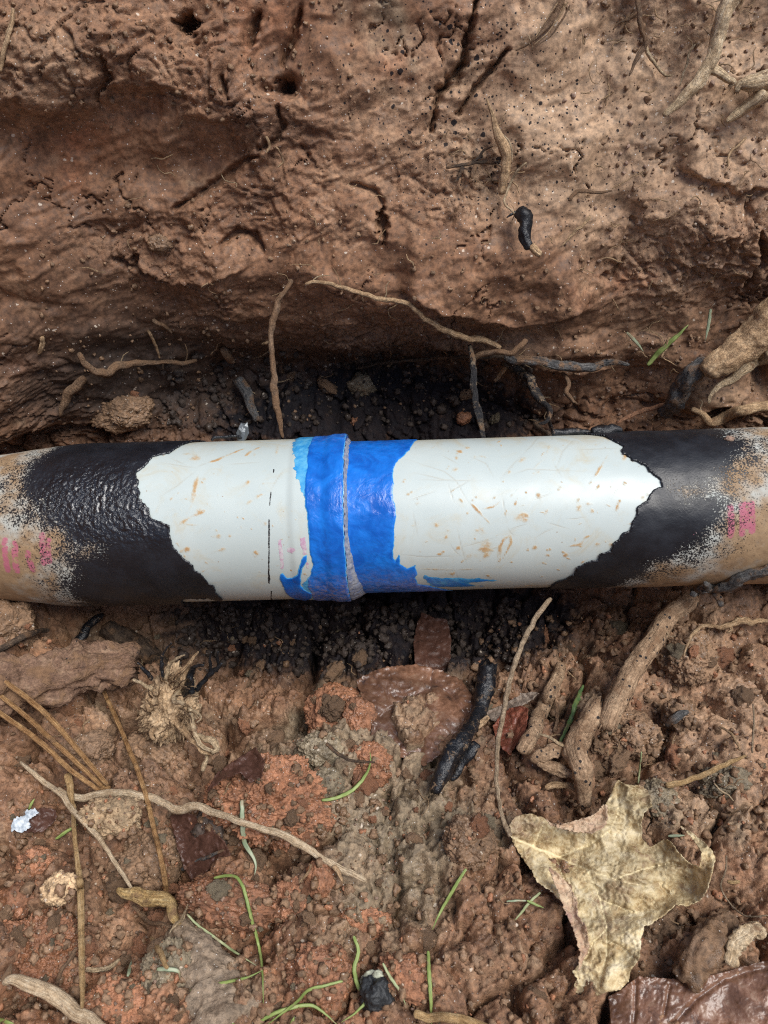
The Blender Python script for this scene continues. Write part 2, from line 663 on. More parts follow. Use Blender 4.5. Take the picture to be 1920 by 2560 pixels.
def leaf_mat(name, stops, spot=(0.10, 0.06, 0.035), spots=0.5, rough=0.6, blush=None, vein=(0.5, 0.4, 0.2), fine=1.0, vmix=0.38, bigv=0.25, coat=0.0):
    n = NT(name)
    p = n.coord('Object')
    a = n.noise(p, 38, 6, 0.62, 0.8)
    b = n.noise(p, 150, 6, 0.66, 0.5)
    f = n.ma('ADD', n.ma('MULTIPLY', a, 0.5), n.ma('MULTIPLY', b, 0.5))
    col = n.ramp(f, stops)
    if blush:
        col = n.mix(n.ma('MULTIPLY', n.mapr(n.noise(p, 26, 4, 0.6), 0.56, 0.72), 0.55), col, blush)
    col = n.mix(n.mapr(n.noise(p, 13, 4, 0.6), 0.42, 0.62, 0.0, bigv), col, tuple(c * 0.35 for c in stops[1][1]))
    sp = n.mapr(n.noise(p, 95, 4, 0.55, 0.4), 0.70 - 0.14 * spots, 0.80 - 0.12 * spots)
    col = n.mix(n.ma('MULTIPLY', sp, 0.75), col, spot)
    ve = n.vor(n.vadd(p, n.vmul(n.noise(p, 200, 3, 0.5, 0, True), (0.004,) * 3)), 210, 'DISTANCE_TO_EDGE')
    vm = n.mapr(ve, 0.09, 0.0)
    col = n.mix(n.ma('MULTIPLY', vm, vmix), col, vein)
    vl = n.mapr(n.attr('vein'), 0.0, 1.0)
    col = n.mix(n.ma('MULTIPLY', vl, 0.85), col, vein)
    h = n.ma('ADD', n.ma('MULTIPLY', b, 0.8), n.ma('MULTIPLY', vm, -1.3 * vmix))
    n.bs(color=col, rough=n.mapr(b, 0.3, 0.7, rough - 0.1, rough + 0.15), spec=0.35, coat=coat, coatr=0.25, normal=n.bump(h, 0.6 * fine, 0.0012))
    return n.m


M_SOIL = soil_mat('clay_soil')
M_CLOD = {
    'red': soil_mat('red_clay', False, (0.285, 0.132, 0.070), 1.0),
    'brown': soil_mat('brown_clay', False, (0.205, 0.125, 0.072), 0.9),
    'grey': soil_mat('grey_clay', False, (0.205, 0.165, 0.108), 0.9),
    'tan': soil_mat('tan_clay', False, (0.52, 0.37, 0.22), 0.1),
    'pale': soil_mat('pale_clay', False, (0.30, 0.20, 0.145), 0.3),
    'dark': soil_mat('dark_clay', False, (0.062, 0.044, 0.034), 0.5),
}
M_ROOT = wood_mat('root_bark', [(0.25, 0.15, 0.078), (0.48, 0.32, 0.18), (0.68, 0.50, 0.31)], 0.2)
M_ROOT_PALE = wood_mat('pale_root', [(0.32, 0.22, 0.12), (0.56, 0.42, 0.26), (0.72, 0.60, 0.42)], 0.12)
M_ROOT_MUD = wood_mat('muddy_root', [(0.11, 0.068, 0.042), (0.22, 0.14, 0.085), (0.36, 0.245, 0.16)], 0.6)
M_ROOT_DARK = wood_mat('dark_root', [(0.035, 0.025, 0.02), (0.085, 0.058, 0.04), (0.17, 0.12, 0.08)], 0.35)
M_ROOT_INK = wood_mat('speckled_root', [(0.20, 0.125, 0.072), (0.37, 0.245, 0.15), (0.54, 0.39, 0.25)], 0.35, 0.42)
M_ROOT_INK2 = wood_mat('blackened_root', [(0.10, 0.075, 0.055), (0.20, 0.15, 0.10), (0.32, 0.24, 0.16)], 0.3, 0.72)
M_ROOT_BLUE = wood_mat('grey_coated_root', [(0.035, 0.037, 0.040), (0.10, 0.10, 0.10), (0.24, 0.235, 0.22)], 0.4, 0.35, 0.5)
M_STRAW = wood_mat('straw', [(0.28, 0.17, 0.075), (0.46, 0.30, 0.14), (0.64, 0.47, 0.26)], 0.05, 0, 0.55, grain=0.35)
M_NEEDLE = wood_mat('pine_needle_brown', [(0.18, 0.088, 0.034), (0.36, 0.20, 0.085), (0.55, 0.35, 0.16)], 0.04, 0, 0.5, grain=0.35)
M_TWIG = wood_mat('weathered_twig', [(0.36, 0.25, 0.145), (0.60, 0.46, 0.30), (0.78, 0.66, 0.48)], 0.08, 0, 0.7, grain=0.4)
M_STALK = wood_mat('brown_stalk', [(0.17, 0.115, 0.07), (0.34, 0.25, 0.16), (0.50, 0.40, 0.28)], 0.08, 0.2, 0.65)
M_YROOT = wood_mat('yellow_root', [(0.26, 0.155, 0.06), (0.46, 0.31, 0.13), (0.60, 0.45, 0.23)], 0.3, 0, 0.5)
M_REDROOT = wood_mat('reddish_root', [(0.20, 0.09, 0.05), (0.36, 0.18, 0.10), (0.46, 0.27, 0.17)], 0.1)
M_CHAR = char_mat('charred_wood', 0.16, 0.15)
M_CHAR_CLAY = char_mat('charred_clay_wood', 0.08, 0.45)
M_GRASS = grass_mat('green_grass', (0.14, 0.21, 0.05), (0.30, 0.37, 0.12), 0.14)
M_GRASS2 = grass_mat('pale_grass', (0.22, 0.28, 0.13), (0.42, 0.45, 0.25), 0.3)
M_GRASS3 = grass_mat('bluish_grass', (0.16, 0.22, 0.13), (0.38, 0.42, 0.29), 0.4)

# ------------------------------------------------------------------ terrain: one sheet, trench profile swept along the pipe
STEP = 0.00115
PROF = np.array([(-30, 0.44), (-3, 0.44), (-2.1, 0.50), (-1.5, 0.84), (-1.12, 0.80), (-0.86, 0.42), (-0.66, 0.12), (-0.46, -0.005), (-0.33, -0.045), (-0.2, -0.075),  # unseen front bank raised into a heap to keep light off the wall
                 (-0.10, -0.105), (-0.03, -0.135), (0.05, -0.138), (0.105, -0.128), (0.142, -0.098), (0.160, -0.05), (0.166, 0.01), (0.174, 0.07),
                 (0.196, 0.14), (0.245, 0.23), (0.300, 0.33), (0.38, 0.43), (0.52, 0.45), (3, 0.46), (30, 0.48)], float)


def catmull(P, per):
    P = np.asarray(P, float)
    out = []
    n = len(P)
    for i in range(n - 1):
        p0 = P[max(i - 1, 0)]
        p1, p2 = P[i], P[i + 1]
        p3 = P[min(i + 2, n - 1)]
        # centripetal-ish tangents keep long segments from overshooting
        d1 = np.linalg.norm(p2[:2] - p1[:2]) + 1e-12
        d0 = np.linalg.norm(p1[:2] - p0[:2]) + 1e-12
        d2 = np.linalg.norm(p3[:2] - p2[:2]) + 1e-12
        m1 = (p2 - p0) / (d0 + d1) * d1 if i > 0 else (p2 - p1)
        m2 = (p3 - p1) / (d1 + d2) * d1 if i < n - 2 else (p2 - p1)
        k = max(2, int(per(d1)) if callable(per) else per)
        t = np.linspace(0, 1, k, endpoint=False)[:, None]
        out.append((2 * t ** 3 - 3 * t ** 2 + 1) * p1 + (t ** 3 - 2 * t ** 2 + t) * m1 + (-2 * t ** 3 + 3 * t ** 2) * p2 + (t ** 3 - t ** 2) * m2)
    out.append(P[-1:])
    return np.concatenate(out)


pc = catmull(PROF, lambda d: max(8, min(400, d / 0.004)))
ps = np.concatenate([[0], np.cumsum(np.linalg.norm(np.diff(pc, axis=0), axis=1))])
S_A = np.interp(-0.46, pc[:, 0], ps)
S_B = ps[np.argmin((pc[:, 0] - 0.340) ** 2 + (pc[:, 1] - 0.38) ** 2)]
S_W = ps[np.argmin((pc[:, 0] - 0.150) ** 2 + (pc[:, 1] + 0.08) ** 2)]     # foot of the wall
S_F = ps[np.argmin((pc[:, 0] - 0.0) ** 2 + (pc[:, 1] + 0.137) ** 2)]     # deepest line of the floor


def spread(lo, hi, step, far_lo, far_hi, g=1.22):
    core = np.arange(lo, hi, step)
    a, d, left = lo, step, []
    while a > far_lo:
        d *= g
        a -= d
        left.append(max(a, far_lo))
    b, d, right = core[-1], step, []
    while b < far_hi:
        d *= g
        b += d
        right.append(min(b, far_hi))
    return np.concatenate([left[::-1], core, right])


gx = spread(-0.475, 0.475, STEP, -30, 30)
gs = spread(S_A, S_B, STEP, ps[0], ps[-1])
NX, NS = len(gx), len(gs)
yy = np.interp(gs, ps, pc[:, 0])
zz = np.interp(gs, ps, pc[:, 1])
ty, tz = np.gradient(yy, gs), np.gradient(zz, gs)
tl = np.hypot(ty, tz) + 1e-12
k5 = np.ones(31) / 31
ny, nz = -tz / tl, ty / tl
ny = np.convolve(np.pad(ny, 15, 'edge'), k5, 'valid')
nz = np.convolve(np.pad(nz, 15, 'edge'), k5, 'valid')
X = np.repeat(gx[None, :], NS, 0).astype(F32)
S = np.repeat(gs[:, None], NX, 1).astype(F32)
BY = np.repeat(yy[:, None], NX, 1).astype(F32)
BZ = np.repeat(zz[:, None], NX, 1).astype(F32)
NY = np.repeat(ny[:, None], NX, 1).astype(F32)
NZ = np.repeat(nz[:, None], NX, 1).astype(F32)
WALL = sstep(S_W - 0.03, S_W + 0.05, S)
FORE = 1 - sstep(S_F - 0.09, S_F + 0.02, S)
DETAIL = sstep(-0.52, -0.47, X) * (1 - sstep(0.47, 0.52, X)) * sstep(S_A - 0.06, S_A, S) * (1 - sstep(S_B, S_B + 0.06, S))
LOCAL = sstep(-1.2, -0.6, X) * (1 - sstep(0.6, 1.2, X)) * sstep(S_A - 0.5, S_A - 0.1, S) * (1 - sstep(S_B + 0.02, S_B + 0.3, S))
# the pit is closed at both ends and the back wall bends towards the viewer on the left
bend = sstep(-0.16, -0.50, X)
BY = BY - 0.115 * bend * WALL * LOCAL
over = sstep(0.10, -0.32, X) * sstep(0.06, 0.26, BZ) * (1 - sstep(0.42, 0.46, BZ))
BY = BY - 0.055 * over * WALL * LOCAL
bend2 = sstep(0.26, 0.50, X)
BY = BY - 0.05 * bend2 * WALL * LOCAL
endw = np.maximum(sstep(-0.435, -0.62, X), sstep(0.62, 0.86, X)) * sstep(S_A - 0.45, S_A - 0.2, S)
BZ = BZ + endw * (np.maximum(np.where(X < 0, 0.75, 0.43), BZ) - BZ)  # unseen left end raised high and set close to darken the wall
# the floor rises to the pipe at both sides, in front and behind
rise = 0.058 * sstep(0.10, 0.34, X) + 0.066 * sstep(-0.19, -0.32, X)
BZ = BZ + rise * np.exp(-((S - S_F) / 0.17) ** 2) * (1 - endw)

U, VP, ZD = project(X, BY, BZ)
U = U.astype(F32)
VP = VP.astype(F32)


def gau(cx, cy, rx, ry, p=1.0):
    return np.exp(-(((U - cx) / rx) ** 2 + ((VP - cy) / ry) ** 2) ** p)


def mask_box(pts, pad):
    pts = np.asarray(pts, float)
    return (U > pts[:, 0].min() - pad) & (U < pts[:, 0].max() + pad) & (VP > pts[:, 1].min() - pad) & (VP < pts[:, 1].max() + pad)


H = np.zeros_like(X)
wx = fbm2(X * 22, S * 22, 3, 40) * 0.010
wy = fbm2(X * 22, S * 22, 3, 47) * 0.010
XW, SW = X + wx, S + wy
# how crumbly the cut face is
ROUGH = np.clip(0.26 + 0.9 * fbm2(X * 7, S * 7, 2, 3) + 1.0 * gau(190, 140, 260, 150) + 0.9 * gau(420, 170, 200, 110) + 0.4 * gau(650, 250, 200, 200)
                + 0.9 * gau(850, 980, 620, 110) + 0.8 * gau(1720, 640, 220, 120) + 0.7 * gau(1250, 420, 140, 110) + 0.5 * gau(600, 380, 160, 90)
                - 1.3 * gau(220, 420, 170, 120) - 0.9 * gau(520, 390, 100, 70) - 0.7 * gau(1450, 330, 260, 130) - 0.8 * gau(1090, 650, 200, 90) - 0.7 * gau(150, 690, 200, 110), 0.04, 1.3)
# back wall
w = np.zeros_like(X)
w += 0.016 * fbm2(X * 6, S * 6, 3, 1)
w += 0.0062 * fbm2(XW * 22, SW * 26, 3, 9) + 0.0012 * ROUGH * fbm2(XW * 130, SW * 150, 3, 12)
w += ROUGH * 0.0046 * (billow2(XW * 62, SW * 62, 5, 14, 0.55) - 0.55)
w += ROUGH * 0.0020 * (billow2(XW * 210, SW * 210, 4, 19, 0.6) - 0.5)
f1, f2, fid = worley2(XW * 34, SW * 34, 5)
chunk = np.clip(f2 - f1, 0, 0.5)
w += np.clip(ROUGH - 0.3, 0, 1) * (0.006 * (fid - 0.5) * sstep(0.0, 0.18, chunk) - 0.004 * (1 - sstep(0.0, 0.10, chunk)))
# shovel scrapes and smears
a1 = 0.55
xr = XW * math.cos(a1) + SW * math.sin(a1)
sr = -XW * math.sin(a1) + SW * math.cos(a1)
scr = fbm2(xr * 18, sr * 210, 4, 25, 0.6)
scr2 = fbm2((XW * 0.96 + SW * 0.28) * 14, (-XW * 0.28 + SW * 0.96) * 160, 4, 31, 0.6)
sm = sstep(0.0, 0.5, perlin2(X * 9, S * 9, 33))
w += (1 - gau(850, 980, 700, 150)) * (0.0006 + 0.0012 * ROUGH) * (scr * sm + scr2 * (1 - sm))
# torn flakes: terraces in a warped field
tf = fbm2(XW * 15, SW * 19, 4, 36) * 3.2
fr = tf - np.floor(tf)
w += 0.0034 * (np.floor(tf) * 0.25 + 0.9 * sstep(0.0, 0.16, fr) * (1 - 0.55 * fr)) * (0.12 + 0.88 * np.clip(ROUGH, 0, 1))
# little tension cracks
c1, c2, _ = worley2(X * 17 + 0.25 * fbm2(X * 50, S * 50, 3, 52), S * 17 + 0.25 * fbm2(X * 50, S * 50, 3, 55), 8)
ck = (1 - sstep(0.0, 0.035, c2 - c1)) * sstep(0.1, 0.35, perlin2(X * 13, S * 13, 58))
w -= 0.0058 * ck
H += w * WALL

for cx, cy, rx, ry, am in ((170, 130, 240, 120, 0.030), (60, 260, 110, 60, 0.022), (230, 420, 170, 120, -0.012), (520, 400, 110, 70, -0.008), (420, 520, 160, 60, 0.008),
                           (1180, 640, 260, 110, 0.018), (1500, 300, 260, 140, 0.010), (1780, 560, 160, 110, 0.012), (520, 660, 220, 70, 0.010), (860, 300, 120, 160, 0.008),
                           (1790, 960, 150, 90, 0.030), (1700, 1060, 190, 40, 0.020), (560, 970, 480, 170, -0.014), (980, 1010, 380, 120, -0.022), (450, 1700, 150, 100, -0.030), (565, 1860, 110, 90, -0.026), (440, 2095, 60, 80, -0.022), (1450, 2030, 60, 45, -0.022), (1700, 2300, 100, 50, -0.024), (330, 2330, 60, 60, -0.018), (700, 640, 520, 130, 0.008), (250, 1575, 330, 60, -0.034), (30, 1010, 70, 160, 0.016),
                           (1320, 880, 220, 30, 0.012), (1250, 470, 70, 60, -0.010), (720, 215, 22, 26, -0.020), (1470, 720, 90, 50, 0.006), (1787, 1003, 34, 24, -0.030), (1900, 940, 30, 40, -0.03)):
    H += (am * gau(cx, cy, rx, ry) * LOCAL).astype(F32)


def ledge(pts, amp, fall, sharp=9):
    pts = np.asarray(pts, float)
    m = mask_box(pts, fall * 3 + 30)
    u, v = U[m], VP[m]
    nz_ = fbm2(u / 42, v / 42, 3, 61) * 10
    vl = np.interp(u, pts[:, 0], pts[:, 1]) + nz_
    t = vl - v
    e = sstep(pts[0, 0] - 10, pts[0, 0] + 45, u) * (1 - sstep(pts[-1, 0] - 45, pts[-1, 0] + 10, u))
    H[m] += (amp * sstep(-sharp, sharp * 0.6, t) * np.exp(-np.maximum(t, 0) / fall) * e).astype(F32)


ledge([(60, 275), (190, 290), (250, 262), (300, 220), (430, 222), (480, 240)], 0.010, 80, 16)
ledge([(470, 290), (520, 300), (600, 300), (660, 285)], 0.008, 50)
ledge([(1690, 410), (1770, 450), (1830, 470), (1930, 460)], 0.010, 60)
ledge([(1000, 700), (1100, 745), (1249, 788), (1336, 788), (1470, 740)], 0.016, 90)
ledge([(590, 420), (660, 400), (720, 350)], 0.007, 40)
ledge([(330, 640), (420, 690), (520, 690), (640, 640)], 0.007, 60)
ledge([(480, 770), (600, 800), (700, 780)], 0.008, 60)
ledge([(1180, 905), (1300, 925), (1450, 935), (1560, 915)], 0.012, 26)
ledge([(1580, 660), (1680, 640), (1760, 655), (1860, 640)], 0.006, 40)
ledge([(160, 880), (260, 925), (400, 915), (500, 905)], 0.008, 40)

for pts, wd_, dp in (([(1192, 0), (1168, 87), (1157, 156), (1099, 226), (1087, 278), (1078, 330)], 5.5, 0.011),
                     ([(1267, 127), (1232, 168), (1185, 226), (1145, 284)], 5, 0.009),
                     ([(1160, 160), (1140, 205), (1100, 220)], 6, 0.008),
                     ([(440, 520), (520, 470), (560, 440), (610, 400), (640, 395)], 7, 0.008),
                     ([(560, 600), (600, 575), (640, 590), (660, 620)], 6, 0.008),
                     ([(430, 690), (330, 655), (290, 640)], 5, 0.006),
                     ([(690, 270), (705, 310), (690, 350), (650, 370)], 6, 0.008),
                     ([(750, 20), (730, 90), (700, 160)], 8, 0.009), ([(645, 30), (620, 110)], 9, 0.010), ([(560, 190), (575, 250)], 5, 0.007),
                     ([(1880, 560), (1900, 640), (1860, 720)], 7, 0.010), ([(1560, 660), (1530, 700), (1500, 690)], 5, 0.007),
                     ([(280, 150), (290, 200), (250, 250)], 8, 0.010), ([(880, 460), (940, 480), (960, 520)], 5, 0.006)):
    m = mask_box(pts, 40)
    u, v = U[m], VP[m]
    d, al = line_dist(u + fbm2(u / 26, v / 26, 3, 71) * 5, v + fbm2(u / 26, v / 26, 3, 75) * 5, pts)
    ww = 1.35 * wd_ * (0.55 + 0.55 * np.sin(np.pi * np.clip(al, 0.02, 0.98)) + 0.4 * perlin2(u / 20, v / 20, 78))
    H[m] -= (1.4 * dp * np.exp(-(d / np.maximum(ww, 2.0)) ** 2)).astype(F32)
for cx, cy, rx, ry, dp in ((470, 62, 26, 26, 0.034), (706, 214, 24, 20, 0.012), (1100, 925, 50, 30, 0.01), (955, 560, 14, 34, 0.018), (345, 640, 12, 14, 0.01), (1584, 555, 10, 9, 0.006)):
    m = (np.abs(U - cx) < rx * 3) & (np.abs(VP - cy) < ry * 3)
    nn = fbm2(U[m] / 14, VP[m] / 14, 3, 81) * 0.55
    rr = np.sqrt(((U[m] - cx) / rx) ** 2 + ((VP[m] - cy) / ry) ** 2) + nn
    H[m] -= (dp * (1 - sstep(0.55, 1.25, rr))).astype(F32)

# trench floor and the heap in front: trampled clods
f = np.zeros_like(X)
f += 0.012 * fbm2(X * 8, S * 8, 3, 91)
f1, f2, fid = worley2(XW * 19, SW * 19, 95)
f += 0.024 * (np.sqrt(np.clip(1 - (f1 / 0.72) ** 2, 0, 1)) * (0.35 + 0.9 * fid) - 0.35)
f -= 0.016 * (1 - sstep(0.0, 0.13, f2 - f1)) * sstep(-0.25, 0.25, perlin2(X * 14, S * 14, 93))
f1, f2, fid = worley2(X * 46 + fbm2(X * 60, S * 60, 2, 97) * 0.3, S * 46 + fbm2(X * 60, S * 60, 2, 99) * 0.3, 98)
f += 0.0105 * (np.sqrt(np.clip(1 - (f1 / 0.75) ** 2, 0, 1)) * (0.2 + fid) - 0.35)
f -= 0.0055 * (1 - sstep(0.0, 0.14, f2 - f1)) * sstep(-0.3, 0.2, perlin2(X * 20, S * 20, 94))
f1, f2, fid = worley2(X * 110, S * 110, 103)
crumb = sstep(-0.25, 0.3, perlin2(X * 24, S * 24, 105))
f += 0.0042 * crumb * (np.sqrt(np.clip(1 - (f1 / 0.8) ** 2, 0, 1)) * (0.2 + fid) - 0.3)
f += 0.0060 * (billow2(XW * 70, SW * 70, 5, 107, 0.6) - 0.6)
f += 0.0016 * fbm2(X * 330, S * 330, 3, 111, 0.6)
fl = np.clip(1.15 - 0.55 * sstep(1500, 1900, U) * (1 - sstep(1900, 2100, VP)), 0.4, 1.2)
H += f * (1 - WALL) * np.where(VP > 1300, fl, 1.15)
for cx, cy, rx, ry, am in ((683, 2003, 130, 100, 0.010), (1000, 1780, 190, 110, -0.006), (620, 1700, 130, 90, -0.030), (860, 1580, 340, 130, -0.026), (560, 1560, 200, 90, -0.020), (1230, 1560, 160, 60, -0.02), (900, 1010, 330, 70, -0.030), (450, 2100, 90, 120, -0.012), (100, 1620, 170, 60, 0.010),
                           (1720, 1640, 110, 90, 0.012), (1850, 1700, 120, 150, 0.010), (1480, 2000, 80, 60, -0.014), (1850, 1530, 140, 60, 0.015), (1560, 1900, 60, 60, -0.012), (270, 1850, 120, 70, -0.014), (530, 1880, 90, 60, -0.012)):
    H += (am * gau(cx, cy, rx, ry) * LOCAL).astype(F32)

H *= DETAIL * 0.999 + 0.0
PY = BY + NY * H
PZ = BZ + NZ * H
OUTER = (1 - DETAIL) * (0.012 * fbm2(X * 3, S * 3, 3, 121))
PZ = PZ + OUTER * sstep(0.5, 1.0, np.abs(X) + np.abs(S - S_F) * 0.5)

# what the clay is made of and what was sprayed on it, plus painted trench shade
U2, V2, Z2 = project(X, PY, PZ)
U, VP = U2.astype(F32), V2.astype(F32)
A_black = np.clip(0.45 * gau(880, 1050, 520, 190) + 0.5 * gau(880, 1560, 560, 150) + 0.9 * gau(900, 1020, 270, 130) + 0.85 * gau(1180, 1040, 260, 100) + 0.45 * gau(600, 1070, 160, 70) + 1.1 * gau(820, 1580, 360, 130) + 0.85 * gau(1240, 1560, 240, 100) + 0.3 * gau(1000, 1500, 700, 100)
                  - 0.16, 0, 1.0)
A_dots = np.clip(1.0 * gau(1130, 190, 260, 210) + 0.6 * gau(1350, 330, 230, 160) + 0.20 * gau(1500, 560, 300, 200) + 0.40 * gau(1840, 1680, 150, 140) + 0.28 * gau(1100, 560, 240, 150) + 0.12 * (V2 < 1000)
                 + 0.35 * gau(1600, 960, 200, 100), 0, 0.85) * (U > 700)
A_red = np.clip(0.20 * fbm2(X * 9, S * 9, 3, 301) + 0.30 * gau(700, 60, 200, 120) + 0.34 * gau(1060, 190, 120, 90) + 0.26 * gau(560, 440, 140, 100) + 0.26 * gau(250, 380, 200, 150) + 0.18 * gau(1480, 700, 220, 120)
                + (VP > 1500) * (0.08 + 0.20 * gau(300, 2350, 400, 250) + 0.16 * gau(750, 2450, 500, 150) + 0.12 * gau(1900, 2000, 200, 400)), 0, 1) - 0.06
A_grey = np.clip(0.11 * (VP > 1500) + 0.14 * fbm2(X * 8, S * 8, 3, 311) + 0.30 * gau(960, 90, 120, 160) + 0.42 * gau(1020, 2060, 230, 260) + 0.25 * gau(780, 1850, 300, 120) + 0.22 * gau(560, 2430, 130, 170) + 0.22 * gau(1250, 130, 200, 180) + 0.2 * gau(1700, 2050, 120, 80), 0, 1)
A_pale = np.clip(0.14 * fbm2(X * 12, S * 12, 3, 321) + 0.62 * gau(1720, 150, 500, 330) + 0.36 * gau(1300, 330, 320, 220) + 0.26 * gau(120, 140, 260, 170) + 0.22 * gau(1650, 640, 420, 260) + 0.30 * gau(1780, 1000, 220, 90)
                 + (VP > 1400) * (0.12 + 0.18 * gau(1800, 1750, 250, 400)) + 0.10, 0, 1)
A_shade = np.clip(0.34 * gau(150, 640, 480, 330) + 0.85 * gau(380, 970, 560, 190) + 0.55 * gau(1150, 910, 380, 120) + 0.55 * gau(520, 1640, 420, 150) + 0.35 * gau(1300, 1600, 350, 150) + 0.22 * gau(330, 560, 380, 240) - 0.10, 0, 1)  # shade of hollows, voids and left wall painted as darker soil
A_wet = np.clip(0.35 + 0.65 * (VP > 1450) + 0.25 * gau(900, 1000, 400, 200), 0, 1)

cx_in = (np.abs(X[:-1, :-1]) < 1.05)
s_in = S[:-1, :-1]
F_WALL = cx_in & (s_in >= S_W) & (s_in < S_B + 0.06)
F_FLOOR = cx_in & (s_in < S_W) & (s_in > S_A - 0.35)
allV = np.stack([X, PY, PZ], -1).reshape(-1, 3)
allA = {'black': A_black, 'dots': A_dots, 'red': A_red, 'grey': A_grey, 'pale': A_pale, 'humus': A_shade, 'wet': A_wet, 'crumbly': np.where(WALL > 0.5, np.clip(0.22 + 0.8 * ROUGH, 0.22, 1.0), 1.0)}
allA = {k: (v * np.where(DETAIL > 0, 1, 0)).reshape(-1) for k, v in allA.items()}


def sub_terrain(name, keep):
    fc = grid_faces(NS, NX, keep)
    used, inv = np.unique(fc, return_inverse=True)
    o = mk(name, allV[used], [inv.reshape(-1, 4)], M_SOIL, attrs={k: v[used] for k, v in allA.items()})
    tag(o, kind='structure')
    return o


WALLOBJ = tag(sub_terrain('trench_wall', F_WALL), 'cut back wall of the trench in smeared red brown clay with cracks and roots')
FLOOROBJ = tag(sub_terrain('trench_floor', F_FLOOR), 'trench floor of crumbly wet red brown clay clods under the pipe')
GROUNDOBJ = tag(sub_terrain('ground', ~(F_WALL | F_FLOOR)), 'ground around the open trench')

# coarse copy of the sheet for placing things on it
_st = 3
_r = np.unique(np.concatenate([np.arange(0, NS, _st), [NS - 1]]))
_c = np.unique(np.concatenate([np.arange(0, NX, _st), [NX - 1]]))
TERR_V = np.stack([X, PY, PZ], -1)[np.ix_(_r, _c)].reshape(-1, 3)
TERR_F = grid_faces(len(_r), len(_c))
BVH = BVHTree.FromPolygons([tuple(v) for v in TERR_V.tolist()], TERR_F.tolist())
CAMV = Vector(CAM)


def hitz(px, py, default=0.7):
    d = Vector(rayd(px, py))
    loc, nor, idx, dist = BVH.ray_cast(CAMV, d.normalized())
    if loc is None:
        return default, Vector((0, 0, 1))
    if nor.dot(d) > 0:
        nor = -nor
    return dist / d.length, nor

# ------------------------------------------------------------------ the pipe
AX0 = at(960, 1291, 0.588)
AX1 = at(1423, 1277.5, 0.584)
AV = (AX1 - AX0) / np.linalg.norm(AX1 - AX0)
_c = CAM - AX0
WV = _c - AV * np.dot(_c, AV)
WV /= np.linalg.norm(WV)
UV_ = UPV - AV * np.dot(UPV, AV)
UV_ -= WV * np.dot(UV_, WV)
UV_ /= np.linalg.norm(UV_)


def pipe_hit(px, py, R):
    """(t, phi) where the line of sight meets a cylinder of radius R about the pipe's axis."""
    d = rayd(px, py)
    o = CAM - AX0
    da, db = d - AV * np.dot(d, AV), o - AV * np.dot(o, AV)
    A, B, C = np.dot(da, da), 2 * np.dot(da, db), np.dot(db, db) - R * R
    disc = B * B - 4 * A * C
    z = (-B - math.sqrt(disc)) / (2 * A) if disc > 0 else -B / (2 * A)
    p = o + d * z
    t = float(np.dot(p, AV))
    r = p - AV * t
    return t, math.atan2(float(np.dot(r, UV_)), float(np.dot(r, WV)))


RP, RH = 0.0572, 0.0610
T_J = pipe_hit(858, 1290, 0.063)[0]
T_TAP = pipe_hit(120, 1330, RH)[0]


def hub_r(t):
    t = np.asarray(t, float)
    r = RH + 0 * t
    r = r + 0.0010 * sstep(T_J - 0.040, T_J - 0.034, t) + 0.0012 * sstep(T_J - 0.016, T_J - 0.009, t)
    r = r - 0.0070 * sstep(T_TAP + 0.012, T_TAP - 0.075, t)
    return r


def pipe_r(t):
    t = np.asarray(t, float)
    return np.where(t < T_J + 0.0004, hub_r(t), RP)


def cyl(t, phi, r):
    t, phi, r = np.broadcast_arrays(t, phi, r)
    return AX0 + t[..., None] * AV + (r * np.cos(phi))[..., None] * WV + (r * np.sin(phi))[..., None] * UV_


def tp(pts, R=RH):
    return [pipe_hit(x, y, R) for x, y in pts]


def c1(pts):          # points read off an enlarged left half of the pipe
    return [(x * 0.5787, 1060 + y * 0.5787) for x, y in pts]


def c2(pts):          # ... and the right half
    return [(960 + x * 0.5787, 1060 + y * 0.5787) for x, y in pts]


PI = math.pi
EDGE_L = tp(c1([(860, 66), (818, 84), (775, 103), (758, 112), (735, 130), (700, 136), (660, 145), (640, 172), (625, 190), (600, 205), (588, 218), (604, 250), (598, 275), (608, 300), (604, 322), (622, 340), (645, 366), (650, 390), (664, 412),
                (700, 424), (735, 436), (736, 470), (745, 520), (772, 552), (800, 580), (832, 604), (840, 625), (872, 645), (900, 680), (925, 694), (936, 722), (966, 754), (955, 760), (900, 746), (850, 748), (800, 750), (785, 754), (800, 772), (797, 784)]))
EDGE_R = tp(c2([(850, 44), (880, 48), (920, 52), (955, 58), (980, 72), (1004, 84), (1034, 100), (1024, 116), (1030, 132), (1062, 148), (1070, 160), (1092, 166), (1132, 186), (1140, 205), (1152, 214), (1190, 243), (1197, 272), (1165, 282), (1148, 300), (1142, 322), (1110, 346),
                (1088, 362), (1092, 385), (1068, 420), (1064, 455), (1030, 470), (1012, 494), (986, 514), (978, 545), (930, 556), (925, 582), (880, 590), (862, 600), (830, 614), (822, 642), (790, 660), (742, 678), (722, 694)]), RP)
POLY_BL = [(EDGE_L[0][0] + 0.01, PI)] + EDGE_L + [(EDGE_L[-1][0] + 0.01, -PI), (-0.62, -PI), (-0.62, PI)]
POLY_BR = [(EDGE_R[0][0], PI)] + EDGE_R + [(EDGE_R[-1][0], -PI), (0.80, -PI), (0.80, PI)]
FADE_L = tp(c1([(300, 70), (225, 112), (130, 190), (118, 260), (122, 330), (190, 380), (285, 440), (330, 500), (430, 530), (330, 580), (318, 640), (300, 700), (345, 770), (360, 800)]))
